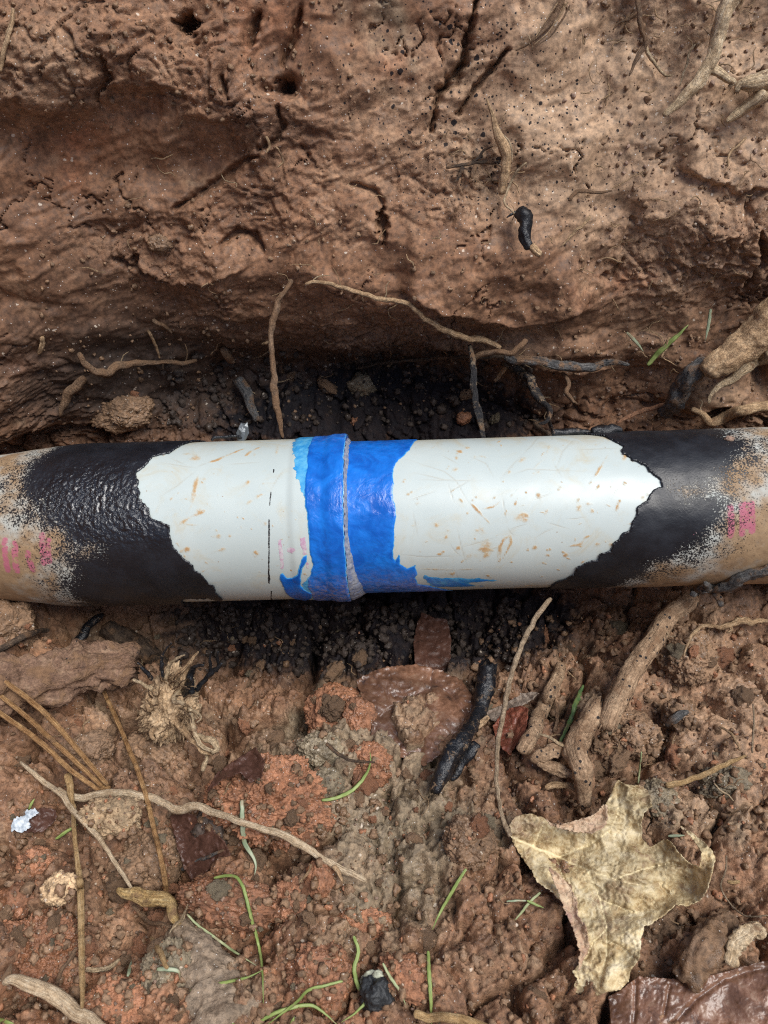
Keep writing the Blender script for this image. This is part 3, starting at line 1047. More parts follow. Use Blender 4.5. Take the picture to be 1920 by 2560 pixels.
FADE_R = tp(c2([(1420, 28), (1500, 60), (1560, 90), (1530, 150), (1470, 200), (1380, 262), (1230, 285), (1340, 305), (1430, 335), (1420, 420), (1400, 470), (1330, 540), (1220, 580), (1140, 625), (1050, 670), (960, 700)]), RP)
FPOLY_L = [(0.3, PI), (FADE_L[0][0], PI)] + FADE_L + [(FADE_L[-1][0], -PI), (0.3, -PI)]
FPOLY_R = [(-0.3, PI), (FADE_R[0][0], PI)] + FADE_R + [(FADE_R[-1][0], -PI), (-0.3, -PI)]


def sdf_tp(T, PHI, poly, R=0.06):
    return poly_sdf(T, PHI * R, [(t, p * R) for t, p in poly])


def line_tp(T, PHI, pts, R=0.06):
    return line_dist(T, PHI * R, [(t, p * R) for t, p in pts])


# pvc: white with yellowish stains, scratches and clay smears
n = NT('white_pvc')
p = n.coord('Object')
lo = n.noise(p, 14, 4, 0.5)
col = n.mix(n.mapr(lo, 0.3, 0.7), (0.465, 0.540, 0.535), (0.525, 0.600, 0.590))
st_ = n.attr('stain')
nz1 = n.noise(p, 140, 7, 0.7, 0.6)
nz2 = n.noise(n.vmul(p, (1, 1, 1)), 520, 5, 0.7)
sm_ = n.mapr(n.ma('MULTIPLY', st_, n.ma('ADD', n.ma('MULTIPLY', nz1, 2.2), n.ma('MULTIPLY_ADD', nz2, 2.0, -1.35))), 0.04, 0.46)
col = n.mix(n.ma('MULTIPLY', sm_, 0.9), col, n.ramp(n.ma('ADD', n.ma('MULTIPLY', st_, 0.5), n.ma('MULTIPLY', nz2, 0.5)), [(0.3, (0.50, 0.41, 0.24)), (0.55, (0.44, 0.26, 0.10)), (0.85, (0.30, 0.13, 0.05))]))
ys = n.mapr(n.ma('ADD', n.noise(p, 34, 7, 0.72, 1.2), n.ma('MULTIPLY', n.attr('grime'), 0.35)), 0.48, 0.84)
col = n.mix(n.ma('MULTIPLY', ys, 0.75), col, (0.50, 0.44, 0.29))
sc_ = n.attr('scratch')
col = n.mix(n.ma('MULTIPLY', sc_, 0.7), col, (0.40, 0.37, 0.29))
# tiny dirt specks
sk = n.vor(p, 260, out='Color')
sks = n.t.nodes.new('ShaderNodeSeparateColor')
n.set(sks.inputs[0], sk)
skm = n.ma('MULTIPLY', n.ma('GREATER_THAN', sks.outputs[0], 0.93), n.mapr(n.vor(p, 260), 0.16, 0.08))
col = n.mix(n.ma('MULTIPLY', skm, 0.7), col, (0.30, 0.20, 0.12))
rg = n.mapr(n.noise(p, 60, 4), 0.3, 0.7, 0.30, 0.42)
rg = n.ma('ADD', rg, n.ma('MULTIPLY', sm_, 0.35))
n.bs(color=col, rough=rg, spec=0.5, normal=n.bump(n.ma('ADD', n.ma('MULTIPLY', sm_, 0.6), n.ma('ADD', n.ma('MULTIPLY', sc_, -0.5), n.ma('MULTIPLY', n.noise(p, 28, 3), 0.9))), 0.25, 0.0010))
M_PVC = n.m

# black coating: brushed on, worn to speckle where it thins over dusty pvc
n = NT('black_coating')
p = n.coord('Object')
fd = n.attr('fade')
wr = n.attr('wrinkle')
n3 = n.noise(p, 720, 6, 0.78)
n1 = n.noise(p, 70, 4, 0.6)
v1 = n.vor(n.vadd(p, n.vmul(n.noise(p, 500, 2, 0.5, 0, True), (0.0014,) * 3)), 900)
cov = n.ma('ADD', fd, n.ma('ADD', n.ma('MULTIPLY', n.ma('SUBTRACT', n3, 0.5), 2.7), n.ma('MULTIPLY', n.ma('SUBTRACT', n1, 0.5), 0.9)))
cov = n.ma('ADD', cov, n.ma('MULTIPLY', n.ma('SUBTRACT', 0.45, v1), 0.35))
bare = n.mapr(cov, 0.05, -0.06)
dust = n.noise(p, 48, 4, 0.6)
tanv = n.mapr(n.ma('ADD', n.ma('MULTIPLY', n.ma('SUBTRACT', dust, 0.5), 1.6), n.ma('MULTIPLY', fd, -0.5)), -0.30, 0.25)
under = n.mix(tanv, (0.46, 0.49, 0.46), n.mix(n.noise(p, 180, 5, 0.65), (0.13, 0.075, 0.04), (0.50, 0.35, 0.20)))
pk = n.attr('pink')
pkm = n.mapr(n.ma('MULTIPLY', pk, n.ma('MULTIPLY_ADD', n.noise(p, 300, 5, 0.7), 2.4, -0.5)), 0.3, 0.7)
under = n.mix(n.ma('MULTIPLY', pkm, 0.85), under, (0.46, 0.12, 0.20))
blk = n.mix(n.mapr(n1, 0.35, 0.7), (0.0040, 0.0062, 0.0105), (0.0085, 0.0120, 0.0190))
dsty = n.mapr(n.ma('ADD', n.noise(p, 95, 6, 0.68), n.attr('dustfilm')), 0.74, 1.05)
blk = n.mix(n.ma('MULTIPLY', dsty, 0.26), blk, (0.20, 0.175, 0.14))
col = n.mix(bare, blk, under)
ro = n.ma('SUBTRACT', n.mapr(n1, 0.3, 0.7, 0.38, 0.50), n.ma('MULTIPLY', wr, 0.27))
ro = n.ma('MAXIMUM', ro, n.ma('MULTIPLY', bare, 0.75))
ro = n.ma('MAXIMUM', ro, n.ma('MULTIPLY', dsty, 0.7))
hh = n.ma('ADD', n.ma('MULTIPLY', n.noise(p, 210, 4, 0.6), n.ma('MULTIPLY_ADD', wr, 2.2, 0.12)), n.ma('MULTIPLY', bare, -0.25))
hh = n.ma('ADD', hh, n.ma('MULTIPLY', n.noise(p, 700, 3, 0.6), 0.10))
n.bs(color=col, rough=ro, spec=0.6, coat=n.ma('MULTIPLY', wr, 0.9), coatr=0.08, normal=n.bump(hh, 0.7, 0.0018))
M_BLACK = n.m

# blue pipe cement
n = NT('blue_cement')
p = n.coord('Object')
th = n.attr('thick')
a = n.noise(p, 55, 5, 0.6, 1.2)
deep = n.mix(n.mapr(a, 0.3, 0.7), (0.003, 0.095, 0.46), (0.006, 0.178, 0.70))
wash = n.mix(n.mapr(n.noise(p, 160, 5, 0.65), 0.3, 0.7), (0.02, 0.26, 0.62), (0.12, 0.44, 0.70))
f_ = n.ma('ADD', th, n.ma('MULTIPLY', n.ma('SUBTRACT', a, 0.5), 0.55))
col = n.mix(n.mapr(f_, 0.25, 0.62), wash, deep)
gr = n.ma('MULTIPLY', n.attr('grime'), n.mapr(n.noise(p, 330, 6, 0.72), 0.40, 0.72))
col = n.mix(gr, col, n.mix(n.noise(p, 120, 3), (0.42, 0.40, 0.48), (0.38, 0.27, 0.16)))
n.bs(color=col, rough=n.ma('MAXIMUM', n.mapr(a, 0.3, 0.7, 0.20, 0.34), n.ma('MULTIPLY', gr, 0.8)), spec=0.5, normal=n.bump(n.ma('ADD', n.noise(p, 85, 5, 0.6, 1.0), n.ma('MULTIPLY', n.noise(p, 360, 4), 0.25)), 0.45, 0.0014))
M_BLUE = n.m

n = NT('grey_cement')
p = n.coord('Object')
a = n.noise(p, 260, 6, 0.7)
col = n.ramp(a, [(0.3, (0.09, 0.13, 0.27)), (0.5, (0.22, 0.245, 0.31)), (0.7, (0.36, 0.36, 0.37))])
n.bs(color=col, rough=0.6, spec=0.4, normal=n.bump(a, 0.6, 0.0012))
M_BEAD = n.m

n = NT('pink_print')
p = n.coord('Object')
col = n.mix(n.mapr(n.noise(p, 260, 4, 0.6), 0.35, 0.62), (0.50, 0.30, 0.43), (0.57, 0.55, 0.57))
n.bs(color=col, rough=0.45)
M_PINK = n.m
n = NT('black_marker')
p = n.coord('Object')
n.bs(color=n.mix(n.mapr(n.noise(p, 500, 4), 0.5, 0.7), (0.015, 0.015, 0.017), (0.20, 0.20, 0.19)), rough=0.5)
M_MARK = n.m

PIPE = tag(empty('drain_pipe', (0, 0, 0)), 'white plastic pipe joint with bright blue cement ring and peeling black coating at both ends', 'pipe')

STROKES_R = [  # enlarged right-half points: clay smears (width, strength)
    ([(300, 110), (325, 118), (345, 130)], 9, .8), ([(318, 120), (312, 160)], 7, .6), ([(365, 330), (395, 365), (430, 400), (458, 432)], 5, 1.0), ([(375, 335), (405, 312)], 6, .9), ([(400, 372), (470, 358), (535, 315)], 3.5, .7),
    ([(415, 440), (440, 500), (445, 560)], 20, .55), ([(400, 540), (460, 545), (430, 580)], 12, .95), ([(490, 590), (500, 530), (520, 495), (545, 482), (550, 510), (515, 580)], 6, 1.0), ([(505, 520), (500, 600)], 6, .7), ([(225, 565), (250, 560), (260, 545)], 6, 1.0),
    ([(265, 520), (270, 460)], 9, .5), ([(310, 560), (330, 515)], 9, .6), ([(530, 420), (600, 400), (640, 430)], 16, .5), ([(600, 420), (625, 380)], 9, .75), ([(690, 400), (715, 355)], 4, .7), ([(750, 290), (765, 270)], 6, .7), ([(560, 360), (578, 320)], 4, 1.0), ([(610, 305), (620, 285)], 4, .7),
    ([(830, 385), (850, 350), (900, 345)], 12, .55), ([(880, 380), (915, 370)], 9, .5), ([(1000, 385), (1012, 340), (1020, 325)], 6, .95), ([(900, 245), (940, 180), (970, 130)], 5, .75), ([(880, 270), (905, 235)], 4, .6), ([(1020, 150), (1040, 130), (1030, 175)], 9, .75), ([(1035, 265), (1045, 250)], 7, .8),
    ([(770, 550), (785, 565), (772, 575)], 8, 1.1), ([(700, 545), (725, 540)], 7, .8), ([(790, 530), (850, 520), (870, 490), (895, 480)], 6, .85), ([(680, 598), (705, 605)], 6, .8), ([(620, 555), (622, 530)], 4, .6), ([(740, 625), (765, 634)], 3, .8), ([(440, 650), (465, 665)], 5, .9), ([(540, 600), (565, 592)], 4, .7),
    ([(180, 505), (188, 512)], 4, .8), ([(155, 555), (158, 545)], 4, .6), ([(900, 50), (960, 62), (1000, 90)], 10, .55), ([(560, 190), (600, 150), (640, 140)], 10, .35), ([(640, 215), (680, 200)], 8, .4), ([(80, 255), (90, 235)], 6, .7), ([(95, 310), (125, 290)], 6, .6), ([(380, 130), (460, 150)], 9, .35),
    ([(120, 355), (180, 335)], 10, .35), ([(140, 625), (300, 630), (420, 625)], 6, .55), ([(260, 640), (310, 650)], 8, .6), ([(950, 345), (990, 360)], 3, .7), ([(720, 80), (700, 140), (640, 200)], 6, .35), ([(340, 590), (380, 560), (400, 575)], 12, .45), ([(1110, 320), (1150, 300)], 7, .5), ([(470, 690), (600, 700), (720, 690)], 8, .6)]
STROKES_L = [
    ([(895, 168), (940, 155), (1000, 128), (1060, 105)], 6, 1.15), ([(1055, 142), (1085, 118), (1130, 98)], 6, 1.0), ([(790, 130), (830, 130), (850, 148), (800, 150)], 14, .6), ([(770, 438), (810, 410), (860, 385), (895, 370)], 7, .95), ([(800, 400), (830, 350), (850, 240), (862, 200)], 9, .55),
    ([(820, 410), (880, 360)], 14, .4), ([(865, 250), (880, 255)], 5, .9), ([(1060, 350), (1100, 320), (1140, 300)], 7, .6), ([(1120, 270), (1150, 255)], 8, .4), ([(1048, 412), (1052, 402)], 4, 1.3), ([(1022, 405), (1030, 398)], 4, .9), ([(1035, 450), (1050, 440)], 10, .3), ([(1085, 450), (1090, 452)], 6, .8),
    ([(1090, 555), (1105, 560), (1100, 575)], 11, .85), ([(760, 510), (775, 530)], 5, .7), ([(778, 552), (800, 545), (825, 530)], 8, 1.0), ([(790, 540), (830, 550)], 9, .5), ([(900, 560), (950, 545), (985, 535)], 8, .5), ([(880, 590), (905, 610)], 4, .6), ([(770, 430), (900, 440)], 4, .45), ([(1185, 60), (1200, 100), (1190, 150)], 8, .35), ([(1310, 640), (1330, 650)], 5, .7), ([(1258, 630), (1256, 635)], 4, 1.2)]
SCR_R = [[(90, 150), (180, 180), (260, 205), (310, 245), (340, 300), (370, 350)], [(730, 170), (765, 225)], [(840, 55), (770, 120), (745, 190)], [(130, 210), (300, 250)], [(560, 215), (620, 195), (900, 205)], [(700, 425), (800, 455)], [(640, 330), (720, 300)], [(370, 140), (440, 170), (470, 225)], [(820, 110), (1020, 105)],
         [(150, 240), (430, 245)], [(500, 240), (600, 130)], [(70, 565), (180, 575), (330, 570)]]
SCR_L = [[(680, 320), (760, 270), (850, 200)], [(690, 165), (780, 180), (850, 190)], [(980, 175), (1120, 165)], [(1165, 290), (1230, 190)], [(850, 185), (900, 165)], [(740, 150), (800, 175)]]


_r = random.Random(31)
for _k in range(70):
    _x, _y, _L, _a = _r.uniform(60, 1130), _r.uniform(60, 690), _r.uniform(14, 62), math.radians(-48 + _r.gauss(0, 24))
    STROKES_R.append(([(_x, _y), (_x + _L * 0.5 * math.cos(_a), _y + _L * 0.5 * math.sin(_a) + _r.uniform(-3, 3)), (_x + _L * math.cos(_a), _y + _L * math.sin(_a))], _r.choice((2.2, 2.6, 3.5, 5.0, 9.0)), _r.uniform(0.35, 0.7)))
for _k in range(34):
    _x, _y, _L, _a = _r.uniform(700, 1280), _r.uniform(90, 730), _r.uniform(12, 50), math.radians(-42 + _r.gauss(0, 26))
    STROKES_L.append(([(_x, _y), (_x + _L * 0.5 * math.cos(_a), _y + _L * 0.5 * math.sin(_a) + _r.uniform(-3, 3)), (_x + _L * math.cos(_a), _y + _L * math.sin(_a))], _r.choice((2.2, 2.6, 3.5, 5.0, 8.0)), _r.uniform(0.3, 0.6)))
for _k in range(16):
    _x, _y, _L, _a = _r.uniform(80, 1000), _r.uniform(80, 640), _r.uniform(40, 160), math.radians(_r.gauss(-20, 45))
    SCR_R.append([(_x, _y), (_x + _L * 0.5 * math.cos(_a), _y + _L * 0.5 * math.sin(_a) + _r.uniform(-8, 8)), (_x + _L * math.cos(_a), _y + _L * math.sin(_a))])


def stain_fields(T, PHI):
    st = np.zeros(T.shape)
    sc = np.zeros(T.shape)
    for cf, L, LS, R in ((c2, STROKES_R, SCR_R, RP), (c1, STROKES_L, SCR_L, RH)):
        for pts, wpx, am in L:
            q = tp(cf(pts), R)
            lo, hi = min(a[0] for a in q) - 0.02, max(a[0] for a in q) + 0.02
            m = (T > lo) & (T < hi) & (np.abs(PHI) < 1.7)
            d, al = line_tp(T[m], PHI[m], q)
            wm = wpx * 0.5787 * 0.588 / FPX * 1.15
            tp_ = np.sqrt(np.sin(PI * np.clip(al, 0.03, 0.97)))
            st[m] = np.maximum(st[m], am * np.exp(-(d / (wm * (0.25 + 0.75 * tp_))) ** 2) * tp_ * (0.65 + 0.35 * np.sin(al * 9 + wpx)))
        for pts in LS:
            q = tp(cf(pts), R)
            lo, hi = min(a[0] for a in q) - 0.01, max(a[0] for a in q) + 0.01
            m = (T > lo) & (T < hi) & (np.abs(PHI) < 1.7)
            d, al = line_tp(T[m], PHI[m], q)
            sc[m] = np.maximum(sc[m], 0.75 * np.exp(-(d / 0.00042) ** 2) * np.sin(PI * np.clip(al, 0.08, 0.92)))
    return st, sc


def lathe(name, ts, rf, mat, dense=True, inner=None):
    ph = np.concatenate([np.linspace(-1.75, 1.75, 270), np.linspace(1.75, 2 * PI - 1.75, 40)[1:-1]]) if dense else np.linspace(0, 2 * PI, 96, endpoint=False)
    T, PH = np.meshgrid(ts, ph, indexing='ij')
    r = rf(T, PH)
    V = cyl(T, PH, r).reshape(-1, 3)
    nr, nc = T.shape
    i = np.arange(nr * nc).reshape(nr, nc)
    j = np.roll(i, -1, 1)
    fc = np.stack([i[:-1], j[:-1], j[1:], i[1:]], -1).reshape(-1, 4)[:, ::-1]
    PHs = np.where(PH > PI, PH - 2 * PI, PH)
    st, sc = stain_fields(T, PHs) if dense else (np.zeros(T.shape), np.zeros(T.shape))
    grime = np.clip(0.6 * sstep(0.9, 1.5, PHs) + 0.5 * sstep(-1.0, -1.5, PHs), 0, 1)
    return mk(name, V, [fc], mat, PIPE, {'stain': st.ravel(), 'scratch': sc.ravel(), 'grime': grime.ravel()})


ts_h = np.concatenate([np.arange(-0.62, -0.30, 0.01), np.arange(-0.30, T_J - 0.001, 0.0010), [T_J - 0.001, T_J]])
lathe('pipe_socket', ts_h, lambda T, P: hub_r(T) - 0.0006 * sstep(T_J - 0.0012, T_J, T), M_PVC)
ts_p = np.concatenate([np.arange(T_J - 0.03, T_J, 0.01), np.arange(T_J, 0.32, 0.0010), np.arange(0.32, 0.90, 0.02)])
lathe('pipe_barrel', ts_p, lambda T, P: RP + 0 * T, M_PVC)


def shell(name, poly, h, mat, step=0.0007, jag=0.0009, edge=0.0006, fields=None, rfun=pipe_r, tr=None, pr=(-1.75, 1.75), seed=0, bumps=0.0, jagsc=320, lip=0.0):
    poly_t = [a[0] for a in poly]
    tr = tr or (min(poly_t) - 0.004, max(poly_t) + 0.004)
    pp = [a[1] for a in poly]
    pr = (max(pr[0], min(pp) - 0.06), min(pr[1], max(pp) + 0.06))
    ts = np.arange(tr[0], tr[1], step)
    ph = np.arange(pr[0], pr[1], step / 0.06)
    T, PH = np.meshgrid(ts, ph, indexing='ij')
    Sd = sdf_tp(T, PH, poly) + jag * fbm2(T * jagsc, PH * 0.06 * jagsc, 4, 130 + seed, 0.6)
    th = h * sstep(-0.0001, edge, Sd) * (1 + 0.25 * fbm2(T * 40, PH * 2.4, 3, 133 + seed))
    if lip:
        th = th + lip * np.exp(-((Sd - edge * 1.2) / (edge * 1.2)) ** 2) * (0.5 + perlin2(T * 90, PH * 5.4, 150 + seed))
    A = fields(T, PH, Sd) if fields else {}
    if 'wrinkle' in A:
        th = th + A['wrinkle'] * 0.0012 * billow2(T * 240, PH * 14.4, 4, 136 + seed)
    if bumps:
        th = th + bumps * fbm2(T * 130, PH * 7.8, 4, 139 + seed)
    P = cyl(T, PH, rfun(T) + 0.00012 + np.maximum(th, 0))
    names = list(A)
    tri, _s, res = clip_grid(Sd, [P] + [A[k] for k in names])
    return mk(name, res[0], [tri[:, ::-1]], mat, PIPE, {k: v for k, v in zip(names, res[1:])})


PINK_L = tp(c1([(15, 505), (28, 640)])), tp(c1([(62, 520), (68, 640)])), tp(c1([(120, 560), (140, 630)])), tp(c1([(185, 480), (192, 600)])), tp(c1([(210, 500), (215, 590)]))
PINK_R = tp(c2([(1492, 360), (1494, 478)]), RP), tp(c2([(1540, 350), (1542, 470)]), RP), tp(c2([(1582, 345), (1586, 460)]), RP), tp(c2([(1560, 350), (1562, 440)]), RP), tp(c2([(1340, 440), (1330, 475)]), RP)


def coat_fields(fpoly, pinks, spec):
    def f(T, PH, Sd):
        s = sdf_tp(T, PH, fpoly)
        fade = np.where(s > 0, s / 0.030 + 0.15, s / 0.075 + 0.10)
        fade = np.clip(fade, -0.62, 2.0)
        pink = np.zeros(T.shape)
        for q in pinks:
            d, _ = line_tp(T, PH, q)
            pink = np.maximum(pink, np.exp(-(d / 0.0028) ** 4))
        wr = np.zeros(T.shape)
        for (t0, p0), rt, rp, am in spec:
            wr = np.maximum(wr, am * np.exp(-((T - t0) / rt) ** 2 - ((PH - p0) / rp) ** 2))
        dustf = 0.12 * sstep(0.6, 1.5, PH) + (0.10 if fpoly is FPOLY_R else 0.0)
        return {'fade': fade, 'pink': pink, 'wrinkle': wr, 'dustfilm': dustf}
    return f


c_l = pipe_hit(*c1([(400, 330)])[0], RH)
c_l2 = pipe_hit(*c1([(560, 400)])[0], RH)
shell('black_coating', POLY_BL, 0.0015, M_BLACK, fields=coat_fields(FPOLY_L, PINK_L, [(c_l, 0.055, 0.55, 1.0), (c_l2, 0.03, 0.35, 0.9)]), tr=(-0.62, 0.0), rfun=hub_r, seed=1, jag=0.0007, edge=0.0003, lip=0.0007)
shell('black_coating', POLY_BR, 0.0014, M_BLACK, fields=coat_fields(FPOLY_R, PINK_R, [((0.0, 0.0), 0.01, 0.1, 0.0)]), tr=(0.02, 0.56), rfun=lambda T: RP + 0 * T, seed=4, jag=0.0008, edge=0.0003, lip=0.0007)

# blue cement, on the socket and on the smaller pipe
B1 = tp(c1([(1360, 50), (1335, 100), (1325, 150), (1330, 190), (1316, 260), (1318, 350), (1330, 400), (1332, 450), (1336, 510), (1340, 560), (1352, 605), (1346, 640), (1330, 670), (1330, 700), (1345, 725), (1352, 752), (1375, 775)]), RH)
POLY_B1 = [(B1[0][0], PI)] + B1 + [(B1[-1][0], -PI), (T_J + 0.0002, -PI), (T_J + 0.0002, PI)]
DRIP = tp(c1([(1328, 562), (1310, 570), (1292, 610), (1284, 645), (1262, 664), (1240, 664), (1222, 642), (1210, 648), (1208, 668), (1226, 705), (1232, 728), (1268, 752), (1300, 756), (1345, 748), (1350, 725), (1312, 706), (1300, 690), (1302, 650), (1305, 625), (1326, 590)]), RH)
WASH = tp(c1([(1290, 52), (1268, 80), (1262, 110), (1272, 150), (1268, 185), (1284, 215), (1282, 240), (1300, 258), (1303, 290), (1312, 310), (1326, 300), (1336, 200), (1345, 100), (1362, 55)]), RH)
WASH2 = tp(c1([(1345, 640), (1308, 690), (1300, 730), (1350, 735), (1362, 660)]), RH)


def blue_fields(thick, gr=0.0):
    def f(T, PH, Sd):
        return {'thick': np.clip(thick * sstep(-0.0005, 0.0016, Sd) + 0.15 * fbm2(T * 60, PH * 3.6, 3, 160), 0, 1.2),
                'grime': np.clip(gr * (sstep(-0.55, -1.1, PH) * 1.0 + 0.25 * sstep(0.9, 1.3, PH)), 0, 1)}
    return f


shell('blue_wash', WASH, 0.00010, M_BLUE, fields=blue_fields(0.12), rfun=hub_r, seed=21, jag=0.0016, edge=0.0015, jagsc=170)
shell('blue_wash', WASH2, 0.00010, M_BLUE, fields=blue_fields(0.16), rfun=hub_r, seed=23, jag=0.0012, edge=0.0015)
shell('blue_cement', POLY_B1, 0.00055, M_BLUE, fields=blue_fields(1.0, 0.9), rfun=lambda T: hub_r(T) - 0.0006 * sstep(T_J - 0.0012, T_J, T), seed=11, jag=0.0006, edge=0.0010, bumps=0.00022, jagsc=150)
shell('blue_drip', DRIP, 0.0006, M_BLUE, fields=blue_fields(1.0), rfun=hub_r, seed=13, jag=0.0004, edge=0.0010, jagsc=150)
B2 = tp(c2([(145, 70), (112, 112), (80, 142), (50, 172), (38, 215), (42, 262), (36, 300), (46, 345), (52, 398), (46, 440), (46, 500), (38, 560), (48, 592), (66, 560), (70, 605), (100, 622), (136, 608), (146, 650), (134, 664), (150, 690), (200, 698), (260, 712), (300, 720)]), RP)
POLY_B2 = [(B2[0][0], PI)] + B2[::1] + [(B2[-1][0], -PI), (T_J + 0.0008, -PI), (T_J + 0.0008, PI)]
shell('blue_cement', POLY_B2, 0.0005, M_BLUE, fields=blue_fields(1.0, 0.35), rfun=lambda T: RP + 0 * T, seed=15, jag=0.0006, edge=0.0012, bumps=0.00020, jagsc=150, tr=(T_J, T_J + 0.16))
STREAK = tp(c2([(172, 648), (200, 662), (260, 664), (340, 666), (420, 668), (500, 674), (430, 682), (340, 684), (420, 700), (300, 704), (220, 704), (186, 684)]), RP)
shell('blue_smear', STREAK, 0.0001, M_BLUE, fields=blue_fields(0.42), rfun=lambda T: RP + 0 * T, seed=17, jag=0.0016, edge=0.0012, jagsc=110)

# the socket's end face turns in to the smaller pipe
_ph = np.linspace(0, 2 * PI, 128, endpoint=False)
_V = np.concatenate([cyl(T_J, _ph, np.float64(hub_r(T_J)) - 0.0006), cyl(T_J + 0.0004, _ph, RP - 0.001)])
_i = np.arange(128)
mk('socket_rim', _V, [np.stack([_i, _i + 128, (_i + 1) % 128 + 128, (_i + 1) % 128], 1)], M_BLUE, PIPE, {'thick': np.ones(256), 'grime': np.full(256, 0.5)})
# the squeezed-out bead at the joint
bw = [(70, 8), (160, 8.5), (260, 7), (380, 8), (480, 7), (560, 12), (640, 18), (700, 28), (760, 34)]
ph = np.linspace(-2.2, 2.2, 420)
cs = np.linspace(-1, 1, 9)
bpx = [pipe_hit(860, 1060 + y * 0.5787, RP)[1] for y, _ in bw]
wid = np.interp(ph, bpx[::-1], [b * 0.5787 * 0.588 / FPX for _, b in bw][::-1])
Wd, CS = np.meshgrid(wid, cs, indexing='ij')
PHm = np.repeat(ph[:, None], 9, 1)
jit = 0.0005 * fbm2(PHm * 14, CS * 2.0, 4, 171)
Tm = T_J + 0.0004 + (CS * 0.5 + 0.5) * Wd * 1.9 + jit + 0.0005 * perlin2(PHm * 5, 0 * CS, 175)
rm = RP - 0.0002 + (0.0040 * (1 - (CS * 0.5 + 0.5) ** 1.3)) * np.clip(Wd / 0.0026, 0.8, 1.4) + 0.0006 * fbm2(PHm * 20, CS * 2.5, 3, 177) * (1 - CS ** 2) + 0.0004
mk('cement_bead', cyl(Tm, PHm, rm).reshape(-1, 3), [grid_faces(420, 9)[:, ::-1]], M_BEAD, PIPE)

# print and pen marks left on the white pvc
for q in ([(1200, 502), (1214, 500), (1224, 560), (1226, 624), (1212, 626), (1208, 560)], [(1240, 536), (1262, 532), (1280, 542), (1264, 556), (1242, 552)], [(1296, 492), (1320, 488), (1326, 560), (1312, 562)], [(1322, 590), (1334, 600), (1334, 622), (1324, 616)]):
    shell('printed_mark', tp(c1(q), RH), 0.00006, M_PINK, fields=None, rfun=hub_r, seed=31, jag=0.0006, edge=0.001, jagsc=400, step=0.0005)
for q in ([(1160, 410), (1166, 412), (1166, 470), (1165, 560), (1164, 640), (1168, 672), (1164, 690), (1158, 684), (1158, 660), (1160, 560), (1159, 480)], [(1169, 290), (1173, 292), (1167, 355), (1163, 352)], [(1170, 720), (1176, 722), (1172, 750), (1182, 760), (1170, 764)], [(1180, 195), (1186, 197), (1184, 212), (1180, 210)]):
    shell('pen_line', tp(c1(q), RH), 0.00006, M_MARK, fields=None, rfun=hub_r, seed=33, jag=0.0003, edge=0.001, jagsc=500, step=0.0004)

# ------------------------------------------------------------------ builders for roots, blades, leaves and clods
def off(ox, oy):
    return lambda *pts: [(ox + p[0] * 0.5787, oy + p[1] * 0.5787) + tuple(p[2:]) for p in pts]


a1_, a2_, a3_, a4_ = off(0, 0), off(960, 0), off(0, 560), off(960, 560)
b1_, b2_, d1_, d2_, e1_, e2_ = off(0, 1060), off(960, 1060), off(0, 1500), off(960, 1500), off(0, 2000), off(960, 2000)


def path(pts, lift=0.0, smooth=11, straight=False, per=5.0, z_end=None):
    """Points of a course over the ground: pts are (px, py[, lift in mm]); returns places and metres per pixel there."""
    P = np.array([(p[0], p[1], (p[2] if len(p) > 2 else 0.0)) for p in pts], float)
    Q = catmull(P, lambda d: max(2, min(40, d / per)))
    z = np.array([hitz(a, b)[0] for a, b, _ in Q])
    if straight:
        L = np.concatenate([[0], np.cumsum(np.hypot(*np.diff(Q[:, :2], axis=0).T))])
        z0, z1 = z[:4].min(), (z_end or z[-4:].min())
        zl = z0 + (z1 - z0) * L / L[-1]
        z = np.minimum(zl, z + 0.004) if straight in ('rest', 'hang') else zl
        if straight is True:
            dz = np.array([hitz(a, b)[0] for a, b, _ in Q]) - z
            inside = (Q[:, 0] > -30) & (Q[:, 0] < 1950)
            z = z + np.clip(np.percentile(dz[inside], 8), -0.03, 0.0)
    elif smooth >= 17 and len(z) > 5:
        k = 7
        zp = np.pad(z, k // 2, 'edge')
        zm = np.array([zp[i:i + k].min() for i in range(len(z))])
        k = min(smooth, len(z) // 2 * 2 - 1)
        z = np.convolve(np.pad(zm, k // 2, 'edge'), np.ones(k) / k, 'valid')
        z = 0.6 * z + 0.4 * np.convolve(np.pad(np.minimum(z, zm + 0.002), 4, 'edge'), np.ones(9) / 9, 'valid')
    elif len(z) > 3:
        k = min(smooth, len(z) // 2 * 2 - 1)
        zp = np.pad(z, k // 2, 'edge')
        zs = np.convolve(zp, np.ones(k) / k, 'valid')
        z = 0.55 * zs + 0.45 * np.minimum(zs, z)
        z = np.convolve(np.pad(z, 2, 'edge'), np.ones(5) / 5, 'valid')
    z = z - lift - Q[:, 2] / 1000.0
    return np.array([at(a, b, c) for (a, b, _), c in zip(Q, z)]), z / FPX


